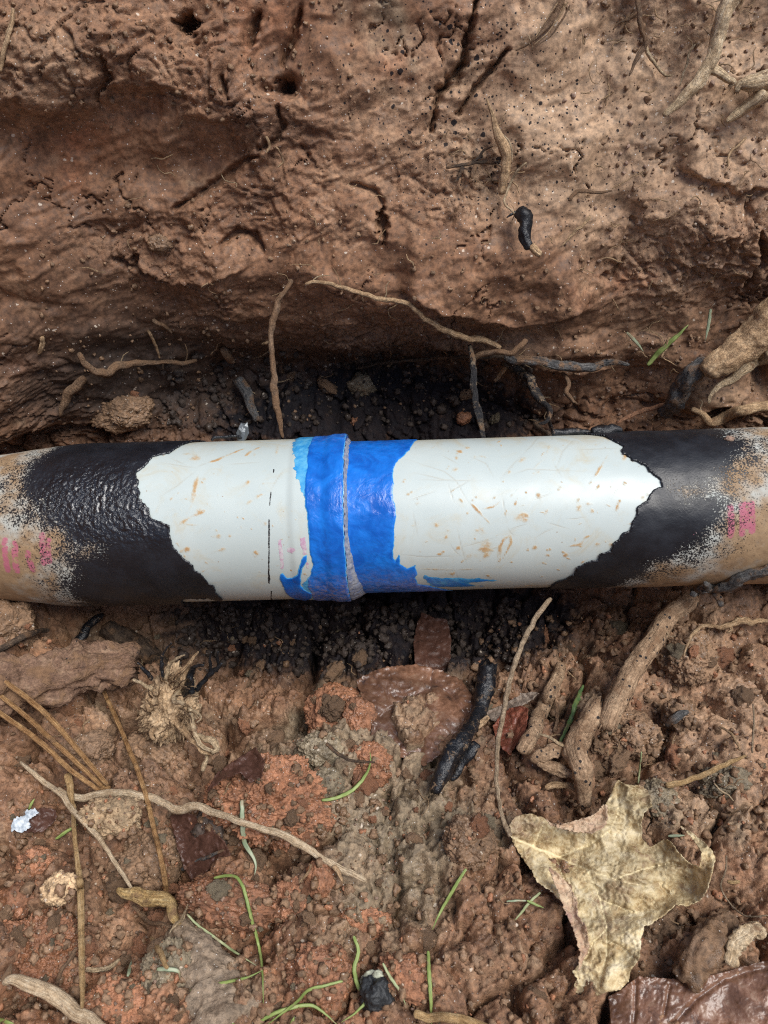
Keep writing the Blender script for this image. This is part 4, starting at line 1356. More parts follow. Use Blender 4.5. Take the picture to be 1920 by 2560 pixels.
def tube(name, P, R, mat, parent=None, seg=10, rough=0.12, flat=1.0, seed=0, knots=0.0, ragged=0.0, tip=0.0, lump=30.0, fib=0.0, wob=0.45):
    """A swept, uneven tube through P with radii R: bark, stem, blade or wire."""
    P = np.asarray(P, float)
    n = len(P)
    R = np.interp(np.linspace(0, 1, n), np.linspace(0, 1, len(R)), R) if not np.isscalar(R) else np.full(n, R)
    j0 = np.arange(n) * (np.linalg.norm(np.diff(P, axis=0), axis=1).mean() / max(float(np.mean(R)), 1e-5)) * 0.28
    wob = wob * min(1.0, 0.0032 / max(float(np.mean(R)), 1e-5))
    jw = wob * R[:, None] * np.stack([perlin2(j0 + seed * 1.3, 0 * j0 + k * 5.5, 20 + k) for k in range(3)], 1)
    P = P + jw
    T = np.gradient(P, axis=0)
    T /= np.linalg.norm(T, axis=1, keepdims=True) + 1e-12
    L = np.concatenate([[0], np.cumsum(np.linalg.norm(np.diff(P, axis=0), axis=1))])
    tc = CAM - P
    tc /= np.linalg.norm(tc, axis=1, keepdims=True)
    N = tc - T * np.sum(tc * T, 1, keepdims=True)
    N /= np.linalg.norm(N, axis=1, keepdims=True) + 1e-12
    B = np.cross(T, N)
    ang = np.linspace(0, 2 * PI, seg, endpoint=False)
    A, LL = np.meshgrid(ang, L, indexing='xy')
    Rr = np.repeat(R[:, None], seg, 1)
    cyc = np.stack([np.cos(A) * 1.1 + seed * 3.1, np.sin(A) * 1.1, LL * lump], -1).reshape(-1, 3)
    rn = fbm3(cyc, 3, seed % 50).reshape(A.shape)
    if fib:
        rn = rn + fib * np.abs(fbm3(np.stack([np.cos(A) * 3 + seed, np.sin(A) * 3, LL * lump * 0.22], -1).reshape(-1, 3), 3, 9)).reshape(A.shape)
    rn2 = fbm3(np.stack([np.cos(A) * 2.6 + seed * 2.1, np.sin(A) * 2.6, LL * lump * 3.1], -1).reshape(-1, 3), 3, (seed + 5) % 50).reshape(A.shape)
    Rr = Rr * (1 + rough * 1.25 * rn + rough * 0.7 * rn2)
    if knots:
        Rr = Rr * (1 + knots * np.clip(perlin2(LL * lump * 0.8 + seed, 0 * LL, seed) - 0.2, 0, 1))
    if tip:
        Rr[-1] *= tip
    else:
        Rr[-1] *= 0.75
    Rr[0] *= 0.8
    V = P[:, None, :] + Rr[..., None] * (np.cos(A)[..., None] * B[:, None, :] + flat * np.sin(A)[..., None] * N[:, None, :])
    if ragged:
        for e in (0, n - 1):
            V[e] += (T[e] * (1 if e else -1))[None, :] * (ragged * R[e] * RNG.random((seg, 1)))
    V = np.concatenate([V.reshape(-1, 3), [P[0] - T[0] * R[0] * (0.25 if not ragged else -0.2)], [P[-1] + T[-1] * R[-1] * (0.25 if not ragged else -0.2)]])
    i = np.arange(n * seg).reshape(n, seg)
    j = np.roll(i, -1, 1)
    fc = np.stack([i[:-1], j[:-1], j[1:], i[1:]], -1).reshape(-1, 4)
    c0 = np.stack([np.full(seg, n * seg), j[0], i[0]], 1)
    c1_f = np.stack([np.full(seg, n * seg + 1), i[-1], j[-1]], 1)
    tuv = np.stack([A / 40.0, LL * 30, np.full(A.shape, seed * 1.7)], -1).reshape(-1, 3)
    tuv = np.concatenate([tuv, tuv[:1], tuv[-1:]])
    return mk(name, V, [fc, c0, c1_f], mat, parent, {'tuv': tuv})


_sd = [100]
RSC = [0.74]


def root(name, label, cat, pts, rpx, mat, parent=None, group=None, **kw):
    """Tube over the ground; rpx = radii in photograph pixels along it."""
    _sd[0] += 1
    lift = kw.pop('lift', 0.0)
    sm = kw.pop('smooth', 11)
    st = kw.pop('straight', False)
    P, s = path(pts, 0.0, sm, st, z_end=kw.pop('z_end', None))
    rl = [rpx] if np.isscalar(rpx) else list(rpx)
    R = np.interp(np.linspace(0, 1, len(P)), np.linspace(0, 1, max(2, len(rl))), rl * 2 if len(rl) == 1 else rl) * s * RSC[0]
    d = P - CAM
    d /= np.linalg.norm(d, axis=1, keepdims=True)
    P = P - d * (lift + R * kw.pop('sit', 0.5))[:, None]
    o = tube(name, P, R, mat, parent, seed=_sd[0], **kw)
    if label:
        tag(o, label, cat, group)
        if cat == 'root' and max(rl) > 9 and len(pts) > 3 and mat not in (M_CHAR, M_YROOT):
            for k in range(int(RNG.integers(3, 6))):
                i = int(RNG.integers(1, len(pts) - 1))
                x0, y0 = pts[i][0], pts[i][1]
                a_ = math.atan2(pts[i + 1][1] - pts[i - 1][1], pts[i + 1][0] - pts[i - 1][0]) + RNG.choice([-1, 1]) * RNG.uniform(0.5, 1.2)
                q, L_ = [(x0, y0)], RNG.uniform(18, 60)
                for j in range(3):
                    a_ += RNG.normal() * 0.5
                    q.append((q[-1][0] + math.cos(a_) * L_ / 3, q[-1][1] + math.sin(a_) * L_ / 3))
                root('rootlet', None, None, q, [2.6, 2.2, 1.7, 0.9], M_ROOT if k % 2 else M_ROOT_PALE, o, lift=lift * 0.6, seg=6)
            if kw.get('ragged'):
                for e in (0, -1):
                    dx, dy = pts[e][0] - pts[1 if e == 0 else -2][0], pts[e][1] - pts[1 if e == 0 else -2][1]
                    dl = math.hypot(dx, dy) + 1e-6
                    dx, dy = dx / dl, dy / dl
                    re = rl[0 if e == 0 else -1]
                    for k in range(7):
                        t_ = RNG.uniform(-0.85, 0.85)
                        bx, by = pts[e][0] - dx * re * 0.8 - dy * re * t_, pts[e][1] - dy * re * 0.8 + dx * re * t_
                        L_ = re * RNG.uniform(0.9, 1.7)
                        root('splinter', None, None, [(bx, by), (bx + dx * L_ * 0.5, by + dy * L_ * 0.5), (bx + dx * L_ - dy * t_ * 3, by + dy * L_ + dx * t_ * 3)], [re * 0.20, re * 0.15, re * 0.04], mat, o, lift=lift + re * s.mean() * 0.5, seg=6, rough=0.3)
    return o


def blade(label, pts, wpx, mat, group='grass blades fallen on the clods', lift=0.003, name='grass_blade', cat='grass blade', **kw):
    wpx = wpx / RSC[0]
    return root(name, label, cat, pts, [wpx * 0.34, wpx * 0.46, wpx * 0.38, wpx * 0.05], mat, group=group, lift=lift, flat=0.14, seg=6, rough=0.06, smooth=17, wob=0.25, **kw)


def leaf(name, outline, mat, parent=None, lift=0.004, wr=0.004, curl=0.006, curlw=22, step=3.2, jag=2.5, jagsc=0.08, veins=(), thick=0.00045, seed=0, bend=None, tilt=0.0, plane=None, label=None, cat='leaf', group=None, ridges=1.0):
    out = np.array(outline, float)
    cen = out.mean(0)
    if plane is None:
        smp = np.concatenate([out, cen + (out - cen) * 0.5, [cen]])
        W = np.array([at(a, b, hitz(a, b)[0]) for a, b in smp])
        c = W.mean(0)
        _, _, vt = np.linalg.svd(W - c)
        nrm = vt[2]
        tocam = CAM - c
        tocam /= np.linalg.norm(tocam)
        if np.dot(nrm, tocam) < 0:
            nrm = -nrm
        nrm = nrm * 0.6 + tocam * 0.4
        nrm /= np.linalg.norm(nrm)
        hi = np.percentile((W - c) @ nrm, 60)
        c = c + nrm * (hi + lift)
    else:
        c, nrm = plane
        c = c + nrm * lift
    u = np.arange(out[:, 0].min() - 12, out[:, 0].max() + 12, step)
    v = np.arange(out[:, 1].min() - 12, out[:, 1].max() + 12, step)
    Ug, Vg = np.meshgrid(u, v, indexing='ij')
    Sd = poly_sdf(Ug, Vg, out) + jag * fbm2(Ug * jagsc, Vg * jagsc, 3, 200 + seed, 0.6)
    D = DIRV + (Ug[..., None] - 960) / FPX * RTV + (1280 - Vg[..., None]) / FPX * UPV
    k = ((c - CAM) @ nrm) / (D @ nrm)
    Pw = CAM + D * k[..., None]
    x, y = Ug / 100.0, Vg / 100.0
    wrk = wr * (1.3 * fbm2(x * 0.9, y * 0.9, 2, 210 + seed) - 0.8 * ridges * (billow2(x * 2.3 + fbm2(x * 3, y * 3, 2, 215), y * 2.3, 4, 220 + seed, 0.55) - 0.5))
    ed = np.exp(-np.maximum(Sd, 0) / curlw)
    wrk = wrk + curl * ed * (0.55 + 1.2 * perlin2(x * 1.1, y * 1.1, 230 + seed)) + 0.0012 * ed * perlin2(x * 9, y * 9, 231 + seed)
    if bend is not None:
        wrk = wrk + bend(Ug, Vg)
    vein = np.zeros(Ug.shape)
    for ln, wv in veins:
        d, al = line_dist(Ug + 2 * perlin2(x * 4, y * 4, 240), Vg + 2 * perlin2(x * 4, y * 4, 243), ln)
        g = np.exp(-(d / (wv * (1.15 - al))) ** 2)
        vein = np.maximum(vein, g)
        wrk = wrk - 0.0016 * np.exp(-(d / (wv * 2.5)) ** 2)
    Pw = CAM + D * (k + wrk / (D @ nrm))[..., None]      # relief along the line of sight keeps the outline true
    tri, _s, (Vt, va) = clip_grid(Sd, [Pw, vein])
    o = mk(name, Vt, [tri], mat, parent, {'vein': va})
    md = o.modifiers.new('thickness', 'SOLIDIFY')
    md.thickness = thick
    md.offset = -1
    if label:
        tag(o, label, cat, group)
    return o, (c, nrm)


def clod_mesh(sub, seed, chunk=0.20, fine=0.13, jag=0.24):
    V, Fc = icosphere(sub)
    s = seed * 1.37
    r = 1 + jag * fbm3(V * 1.3 + s, 3, seed % 40)
    f1, f2 = worley3(V * 2.1 + s, seed % 30)
    r = r + chunk * (np.sqrt(np.clip(1 - (f1 / 0.85) ** 2, 0, 1)) - 0.5)
    f1, f2 = worley3(V * 5.2 + s, (seed + 7) % 30)
    r = r + chunk * 0.42 * (np.sqrt(np.clip(1 - (f1 / 0.85) ** 2, 0, 1)) - 0.5)
    r = r + fine * (np.abs(fbm3(V * 7 + s, 3, 3)) - 0.3) + fine * 0.5 * fbm3(V * 19 + s, 3, 5)
    return V * r[:, None], Fc


def cam_matrix(px, py, rx, ry, rot, sink=0.35, depth=None, zd=None):
    z, nor = hitz(px, py) if zd is None else (zd, None)
    s = z / FPX
    c = at(px, py, z + sink * min(rx, ry) * s)
    ca, sa = math.cos(rot), math.sin(rot)
    r = RTV * ca + UPV * sa
    u_ = -RTV * sa + UPV * ca
    dd = (depth or min(rx, ry)) * s
    M = Matrix(((r[0] * rx * s, u_[0] * ry * s, -DIRV[0] * dd, c[0]), (r[1] * rx * s, u_[1] * ry * s, -DIRV[1] * dd, c[1]), (r[2] * rx * s, u_[2] * ry * s, -DIRV[2] * dd, c[2]), (0, 0, 0, 1)))
    return M


def bake(V, M):
    A = np.array(M)
    return V @ A[:3, :3].T + A[:3, 3]


def clod(label, px, py, rx, ry, kind, sub=4, rot=0.0, seed=1, sink=0.35, name='clay_clod', cat='clay clod', group=None, **kw):
    V, Fc = clod_mesh(sub, seed, **kw)
    o = mk(name, bake(V, cam_matrix(px, py, rx, ry, rot, sink)), [Fc], M_CLOD[kind])
    return tag(o, label, cat, group)


# ------------------------------------------------------------------ roots in the back wall
o = root('tree_root', 'long tan root hanging diagonally down the upper right of the clay wall', 'root', a2_((1545, -60), (1500, 0), (1455, 90), (1440, 170), (1420, 250), (1370, 340), (1290, 425), (1205, 500)), [25, 25, 24, 22, 20, 19, 15, 8], M_ROOT_PALE, lift=0.026, seg=14, rough=0.2, lump=60, fib=0.3, smooth=31)
root('side_root', None, None, a2_((1408, 300), (1440, 315), (1480, 345), (1512, 355), (1490, 375)), [16, 15, 13, 11, 6], M_ROOT_PALE, o, lift=0.020, seg=10, rough=0.25)
root('side_root', None, None, a2_((1560, -40), (1548, 0), (1530, 45)), [9, 8, 5], M_ROOT, o, lift=0.014, seg=8)
o = root('tree_root', 'chunky broken tan root stump at the upper right edge of the wall', 'root', a2_((1720, 350), (1659, 350), (1590, 362), (1535, 372), (1520, 400)), [28, 27, 26, 22, 8], M_ROOT_PALE, lift=0.016, seg=16, rough=0.25, fib=0.35, ragged=0.4)
root('side_root', None, None, a2_((1640, 400), (1590, 440), (1540, 480), (1480, 525)), [24, 20, 15, 7], M_ROOT_PALE, o, lift=0.014, seg=12, rough=0.3, fib=0.3)
o = root('thin_root', 'thin grey brown forked root hanging down the wall left of the long tan root', 'root', a2_((1095, -20), (1100, 60), (1115, 130), (1128, 190), (1095, 250), (1060, 325)), [8, 8, 8, 8, 7, 4], M_ROOT_MUD, lift=0.014, seg=8, rough=0.3, smooth=21)
root('side_root', None, None, a2_((1100, 50), (1060, 80), (1015, 100), (990, 130)), [6, 5, 4, 3], M_ROOT_MUD, o, lift=0.006, seg=7)
root('side_root', None, None, a2_((1128, 190), (1150, 245), (1185, 290), (1215, 325), (1245, 325)), [6, 6, 5, 5, 3], M_ROOT_PALE, o, lift=0.006, seg=7, rough=0.35)
root('root_strand', 'thin pale strand of root dangling beside the long tan root', 'root', a2_((1345, 190), (1318, 230), (1312, 270), (1295, 310), (1278, 372)), [3.5, 4.5, 4, 3.5, 2], M_ROOT_PALE, lift=0.012, seg=7)
o = root('fibrous_root', 'frayed bundle of brown root fibres near the top edge of the wall', 'root', a2_((800, -60), (770, 0), (735, 70), (690, 130), (635, 180), (570, 218)), [11, 11, 9, 7, 5, 3], M_ROOT_MUD, lift=0.005, seg=10, rough=0.35, fib=0.6)
for k, (dx, dy) in enumerate(((-14, -10), (14, 6), (24, 20), (-24, 4))):
    root('fibre', None, None, a2_((780 + dx, 0 + dy), (738 + dx * 1.2, 70 + dy), (690 + dx, 140 + dy), (640 + dx * 0.6, 190 + dy * 0.5)), [3, 3, 2.5, 1.5], M_ROOT if k % 2 else M_ROOT_MUD, o, lift=0.007, seg=6)
o = root('splintered_root', 'upright splintered tan root standing out of the middle of the wall', 'root', a2_((445, 425), (462, 480), (482, 550), (505, 610), (528, 670), (532, 730), (518, 780), (508, 835)), [3, 6, 9, 15, 17, 15, 14, 11], M_ROOT, lift=0.010, seg=14, rough=0.22, fib=0.6, lump=45)
root('rootlet', None, None, a2_((520, 585), (540, 610), (552, 650), (553, 696)), [2.5, 3, 2.5, 1.5], M_ROOT_PALE, o, lift=0.024, seg=6)
root('rootlet', None, None, a2_((615, 700), (580, 735), (552, 780), (530, 830), (520, 880), (548, 905), (582, 942)), [4, 4.5, 4.5, 4, 4, 3.5, 2], M_ROOT_PALE, o, lift=0.017, seg=7, rough=0.2)
root('rootlet', None, None, a2_((555, 785), (575, 805), (585, 840)), [3, 2.5, 1.5], M_ROOT, o, lift=0.014, seg=6)
o = root('charred_root', 'black coated root stub sticking out of the wall below the splintered tan root', 'root', a2_((585, 905), (612, 950), (605, 1000), (610, 1040), (632, 1075)), [18, 24, 19, 17, 14], M_CHAR, lift=0.016, seg=16, rough=0.35, lump=70)
root('cut_end', None, None, a2_((632, 1065), (650, 1085), (676, 1102)), [13, 14, 13], M_ROOT, o, lift=0.016, seg=12, rough=0.2, ragged=0.3)
root('side_root', None, None, a2_((600, 910), (560, 920), (530, 940)), [8, 6, 3], M_CHAR, o, lift=0.012, seg=8, rough=0.3)
root('small_root', 'short pale rootlet lying on the wall right of the black root stub', 'root', a2_((892, 935), (860, 970), (825, 1000), (790, 1040), (765, 1065)), [5, 6, 6, 4, 2], M_ROOT, lift=0.008, seg=8, rough=0.25)
root('small_root', 'brown rootlet running level across the wall right of the splintered root', 'root', a2_((800, 868), (815, 840), (850, 825), (920, 830), (985, 825)), [7, 7, 6, 5, 3], M_ROOT_MUD, lift=0.007, seg=8, rough=0.3)
root('fine_rootlet', 'hair thin root curving up to the right from the level rootlet', 'root', a2_((985, 815), (1040, 785), (1090, 755), (1140, 735)), [2, 2, 1.8, 1.2], M_ROOT, lift=0.003, seg=6)
o = root('dark_root', 'dark muddy root tangle left of the splintered tan root', 'root', a2_((270, 722), (320, 715), (380, 705), (440, 700), (500, 705)), [5, 6, 6, 6, 4], M_ROOT_DARK, lift=0.006, seg=8, rough=0.35)
root('side_root', None, None, a2_((380, 700), (410, 680), (430, 650), (470, 632)), [5, 5, 4, 2], M_ROOT_DARK, o, lift=0.006, seg=7)
root('side_root', None, None, a2_((400, 712), (385, 740), (380, 770)), [7, 8, 5], M_ROOT_MUD, o, lift=0.007, seg=8, rough=0.35)
root('side_root', None, None, a2_((340, 718), (320, 770), (300, 790)), [6, 5, 3], M_ROOT_DARK, o, lift=0.005, seg=8, rough=0.35)
root('small_root', 'light brown rootlet stuck to the wall near its right edge', 'root', a2_((1565, 595), (1535, 625), (1495, 660), (1485, 720)), [4, 5, 5, 2.5], M_ROOT, lift=0.004, seg=7)
root('small_root', 'tiny twisted root sticking out of the ledge at the middle of the wall', 'root', a1_((1150, 590), (1165, 630), (1150, 660)), [5, 5, 3], M_ROOT, lift=0.008, seg=7, rough=0.3)
root('small_root', 'curled pale rootlet below the ledge in the middle of the wall', 'root', a1_((1190, 630), (1215, 670), (1222, 700), (1200, 722)), [4, 4, 4, 3], M_ROOT, lift=0.007, seg=7, rough=0.3)
root('fine_rootlet', 'white hair root curling over the dark clay of the left wall', 'root', a1_((955, 750), (970, 778), (1000, 788), (1022, 792), (1018, 812)), [1.8, 2, 2, 1.8, 1.2], M_ROOT_PALE, lift=0.006, seg=6)
root('small_root', 'light fibre stuck in the lumpy clay at the top left corner', 'root', a1_((60, 40), (48, 110), (20, 200), (0, 310)), [6, 8, 8, 6], M_ROOT, lift=0.004, seg=8, rough=0.3)

# ------------------------------------------------------------------ roots behind the pipe
o = root('hanging_root', 'slender brown root hanging straight down behind the blue joint', 'root', a3_((1258, 240), (1240, 280), (1205, 330), (1185, 400), (1168, 480), (1172, 540), (1180, 610), (1185, 680), (1188, 760), (1205, 840), (1222, 925)), [7, 8, 11, 11, 9, 9, 10, 13, 12, 8, 4], M_ROOT_MUD, lift=0.012, seg=12, rough=0.25, lump=50, straight='hang', z_end=0.640)
root('side_twig', None, None, a3_((1172, 500), (1150, 515), (1130, 520)), [5, 5, 4], M_ROOT, o, lift=0.020, seg=7)
root('long_root', 'long thin tan root crossing the dark hollow behind the pipe', 'root', a3_((1318, 260), (1345, 252), (1400, 252), (1470, 272), (1560, 300), (1659, 328)) + a4_((60, 334), (105, 345), (140, 375), (185, 412), (235, 440), (285, 468), (350, 492), (420, 500), (470, 515), (500, 540)), [5, 6, 7, 7, 7, 8, 8, 9, 10, 11, 11, 10, 9], M_ROOT, lift=0.014, seg=12, rough=0.2, lump=60, smooth=31)
root('grey_root', 'thick grey coated root lying level behind the pipe right of the joint', 'root', a4_((520, 578), (570, 585), (640, 592), (700, 600), (760, 612), (830, 622), (900, 618), (960, 600), (1020, 598), (1060, 605)), [12, 14, 15, 14, 17, 18, 15, 11, 9, 5], M_ROOT_BLUE, lift=0.016, seg=14, rough=0.25, lump=45, smooth=25)
root('dark_root', 'faint dark root running level over the blackened clay behind the joint', 'root', a4_((-120, 625), (0, 600), (120, 588), (260, 578), (400, 572), (520, 575)), [4, 6, 6, 6, 7, 6], M_ROOT_DARK, lift=0.010, seg=8, rough=0.25, smooth=25)
o = root('bent_twig', 'bent brown twig with an upturned end over the grey root', 'twig', a4_((375, 585), (400, 570), (450, 558), (510, 555), (555, 558), (585, 532), (612, 498)), [11, 10, 9, 9, 10, 10, 9], M_ROOT_MUD, lift=0.030, seg=12, rough=0.2, smooth=25, ragged=0.4)
root('side_twig', None, None, a4_((540, 600), (515, 635), (480, 680)), [8, 8, 6], M_ROOT, o, lift=0.016, seg=8)
root('hanging_twig', 'dark upright twig hanging behind the pipe below the bent brown twig', 'twig', a4_((368, 525), (378, 560), (386, 610), (385, 680), (392, 740), (402, 800), (418, 860), (432, 930)), [6, 10, 12, 11, 10, 13, 10, 8], M_ROOT_INK2, lift=0.012, seg=12, rough=0.3, lump=70, straight='hang', z_end=0.630)
o = root('crooked_root', 'crooked blackened root bending down to the pipe top', 'root', a4_((515, 598), (560, 622), (605, 650), (640, 700), (655, 735), (690, 770), (714, 795), (712, 840), (690, 860), (672, 862)), [9, 13, 14, 15, 15, 14, 11, 10, 9, 5], M_ROOT_INK2, lift=0.014, seg=12, rough=0.3, lump=65, straight='hang', z_end=0.628)
root('side_root', None, None, a4_((712, 840), (722, 880), (735, 915)), [7, 7, 5], M_CHAR_CLAY, o, straight='hang', z_end=0.622, lift=0.03, seg=8, rough=0.3)
root('side_root', None, None, a4_((650, 855), (670, 885), (720, 915)), [10, 10, 8], M_ROOT_DARK, o, straight='hang', z_end=0.622, lift=0.03, seg=8, rough=0.3)
o = root('hanging_twig', 'short zigzag brown twig dangling under the grey root', 'twig', a4_((770, 645), (790, 670), (798, 695), (788, 728), (805, 752), (822, 772)), [7, 8, 8, 8, 7, 6], M_ROOT_MUD, lift=0.012, straight='hang', z_end=0.655, seg=9, rough=0.25)
root('side_twig', None, None, a4_((812, 760), (835, 778)), [5, 3], M_ROOT_MUD, o, lift=0.020, seg=6)
o = root('tree_root', 'thick pale tan root slanting out of the right bank above the pipe', 'root', a4_((1800, 300), (1700, 390), (1640, 450), (1560, 520), (1490, 575), (1430, 610), (1395, 650)), [62, 61, 60, 57, 53, 45, 30], M_ROOT, lift=0.026, seg=30, rough=0.16, lump=40, fib=0.3, smooth=33, wob=0.1)
root('root_fork', None, None, a4_((1400, 610), (1330, 650), (1300, 690), (1270, 740), (1240, 785), (1190, 830)), [30, 31, 30, 29, 24, 16], M_ROOT_BLUE, o, lift=0.018, seg=16, rough=0.35, lump=55)
root('root_fork', None, None, a4_((1680, 560), (1600, 600), (1550, 640), (1500, 675), (1450, 700), (1410, 745), (1405, 775)), [20, 17, 15, 14, 12, 9, 4], M_ROOT_PALE, o, lift=0.024, seg=12, rough=0.3, flat=0.6, fib=0.5)
root('peeling_bark', None, None, a4_((1659, 500), (1600, 560), (1590, 620), (1520, 660)), [14, 12, 10, 5], M_ROOT_PALE, o, lift=0.026, seg=10, rough=0.3, flat=0.35, fib=0.5)
root('tree_root', 'smooth light brown root curving along the pipe top at the right edge', 'root', a4_((1760, 775), (1659, 790), (1590, 800), (1520, 812), (1450, 845), (1410, 858), (1370, 815), (1330, 800)), [20, 19, 18, 17, 17, 16, 12, 8], M_ROOT, lift=0.016, seg=14, rough=0.18, lump=40, fib=0.25)
root('small_root', 'thin reddish root running to the pipe top from the right bank', 'root', a4_((1230, 775), (1190, 790), (1130, 802), (1070, 825), (1005, 862)), [7, 8, 8, 7, 5], M_REDROOT, lift=0.016, seg=9, rough=0.15, smooth=21)
for lab, pts, r, m_ in (('black charred root scrap lying along the pipe top', ((895, 880), (940, 872), (985, 872), (1030, 888)), [10, 15, 14, 6], M_CHAR),
                        ('thin black root scrap lying behind the pipe top left of the larger charred scrap', ((725, 888), (790, 884), (850, 886), (910, 908)), [9, 9, 8, 4], M_CHAR_CLAY)):
    P, s = path(a4_(*pts), 0)
    P = np.array([cyl(*[np.float64(v) for v in pipe_hit(*q[:2], RP)], np.float64(RP + 0.002)) for q in catmull(np.array(a4_(*pts)), 8)])
    tag(tube('charred_scrap', P, np.interp(np.linspace(0, 1, len(P)), np.linspace(0, 1, 4), np.array(r) * 0.0003), m_, seed=77, seg=10, rough=0.4, lump=70), lab, 'charred scrap')
root('dark_root', 'dark root running level through the shaded clay above the left pipe end', 'root', a3_((340, 560), (362, 595), (400, 630), (460, 645), (510, 615), (600, 598), (700, 596), (800, 600), (850, 590)), [8, 10, 13, 13, 10, 8, 7, 7, 5], M_ROOT_MUD, lift=0.014, seg=11, rough=0.3, smooth=21)
root('root_stub', 'pale stubby root pressed into the shaded wall above the left pipe end', 'root', a3_((368, 665), (335, 690), (300, 730), (275, 775), (258, 830)), [12, 17, 17, 12, 4], M_ROOT_MUD, lift=0.008, seg=12, rough=0.25)
root('small_root', 'short upright rootlet above the level dark root on the left', 'root', a3_((640, 462), (660, 500), (680, 545), (690, 580)), [5, 5, 5, 3], M_ROOT, lift=0.006, seg=8)
root('small_root', 'stubby tan root in a slot of the left wall', 'root', a3_((182, 485), (182, 520), (165, 565)), [8, 9, 5], M_ROOT, lift=0.002, seg=9, rough=0.3)
root('small_root', 'short muddy root end sticking from the left wall between two dark cracks', 'root', a3_((660, 415), (690, 430), (720, 448), (742, 472)), [8, 7, 6, 3], M_ROOT_MUD, lift=0.005, seg=8, rough=0.3)
root('root_stub', 'pale broken root piece in the dark hollow left of the joint', 'root', a3_((955, 540), (985, 570), (1010, 600)), [14, 14, 9], M_ROOT_MUD, lift=0.010, seg=10, rough=0.35)
root('root_stub', 'grey broken root slanting into the dark hollow left of the joint', 'root', a3_((1030, 670), (1060, 720), (1085, 790), (1110, 850)), [20, 18, 16, 10], M_ROOT_BLUE, lift=0.012, seg=12, rough=0.35)

# green blades behind the pipe
blade('green grass blade leaning on the right bank above the pipe', a4_((1140, 608), (1180, 560), (1225, 520), (1270, 480), (1315, 435)), 15, M_GRASS, 'grass blades on the right bank', 0.012)
blade('pale thin grass blade standing on the right bank beside the thick root', a4_((1410, 368), (1405, 420), (1395, 470), (1388, 505)), 9, M_GRASS3, 'grass blades on the right bank', 0.010)
blade('short grey green grass blade left of the leaning blade on the right bank', a4_((1050, 468), (1085, 505), (1120, 550)), 9, M_GRASS3, 'grass blades on the right bank', 0.008)
root('straw_scrap', 'brown straw scrap lying against the leaning green blade', 'straw', a4_((1235, 490), (1215, 540), (1195, 580)), [6, 7, 4], M_ROOT, lift=0.014, seg=8)

# things on the pipe
V, Fc = clod_mesh(3, 12)
t_, p_ = pipe_hit(1822, 1103, RP)
c_ = cyl(np.float64(t_), np.float64(p_), np.float64(RP + 0.0018))
tag(mk('pebble', V * np.array([0.0032, 0.0020, 0.0020]) + c_, [Fc], M_CLOD['pale']), 'small tan pebble lying on the black right end of the pipe', 'pebble')
P = np.array([cyl(*[np.float64(v) for v in pipe_hit(q[0], q[1], RP)], np.float64(RP + 0.0055)) for q in catmull(np.array(b2_((1740, 590), (1659, 603), (1600, 618), (1540, 640), (1480, 665), (1420, 682), (1370, 682), (1330, 694))), 8)])
s_ = 0.0003
GT = tag(tube('coated_twig', P, np.array([14, 14, 13, 14, 13, 11, 10, 9]) * s_, M_ROOT_BLUE, seed=88, seg=12, rough=0.3, lump=70, ragged=0.5), 'grey coated twig resting on the lower right of the pipe', 'twig')
for pts in (((1400, 685), (1385, 668), (1380, 650)), ((1420, 690), (1440, 720), (1455, 752)), ((1335, 690), (1325, 712))):
    P = np.array([cyl(*[np.float64(v) for v in pipe_hit(q[0], min(q[1], 1455), RP)], np.float64(RP + 0.006)) + UPV * (-(max(q[1] - 1455, 0)) * 0.0003) for q in catmull(np.array(b2_(*pts)), 6)])
    tube('side_twig', P, np.array([8, 8, 6]) * s_, M_ROOT_BLUE, GT, seed=89, seg=9, rough=0.3)
V, Fc = icosphere(1)
n = NT('foil')
n.bs(color=(0.11, 0.125, 0.135), rough=0.3, metal=0.3, normal=n.bump(n.noise(n.coord('Object'), 400, 3), 0.5, 0.001))
t_, p_ = pipe_hit(605, 1086, RH)
z_ = 0.585
V = V * (1 + 0.35 * fbm3(V * 1.7 + 3, 2, 3))[:, None]
V = V * np.array([1, 1, 1.0])
V = V[:, :1] * RTV * 0.0045 + V[:, 1:2] * (UPV * 0.0080 + RTV * 0.001) + V[:, 2:3] * DIRV * 0.003
tag(mk('foil_scrap', V + at(606, 1082, z_), [Fc], n.m, smooth=False), 'small crumpled silvery scrap standing on the pipe top left of the joint', 'foil scrap')
P = np.array([at(a, b, 0.583) for a, b in catmull(np.array(a3_((915, 934), (930, 922), (980, 918), (1030, 918), (1045, 928))), 6)])
tag(tube('wire_scrap', P, 0.0011, M_CHAR, seed=91, seg=8), 'thin dark sliver lying on the pipe top beside the silvery scrap', 'sliver')

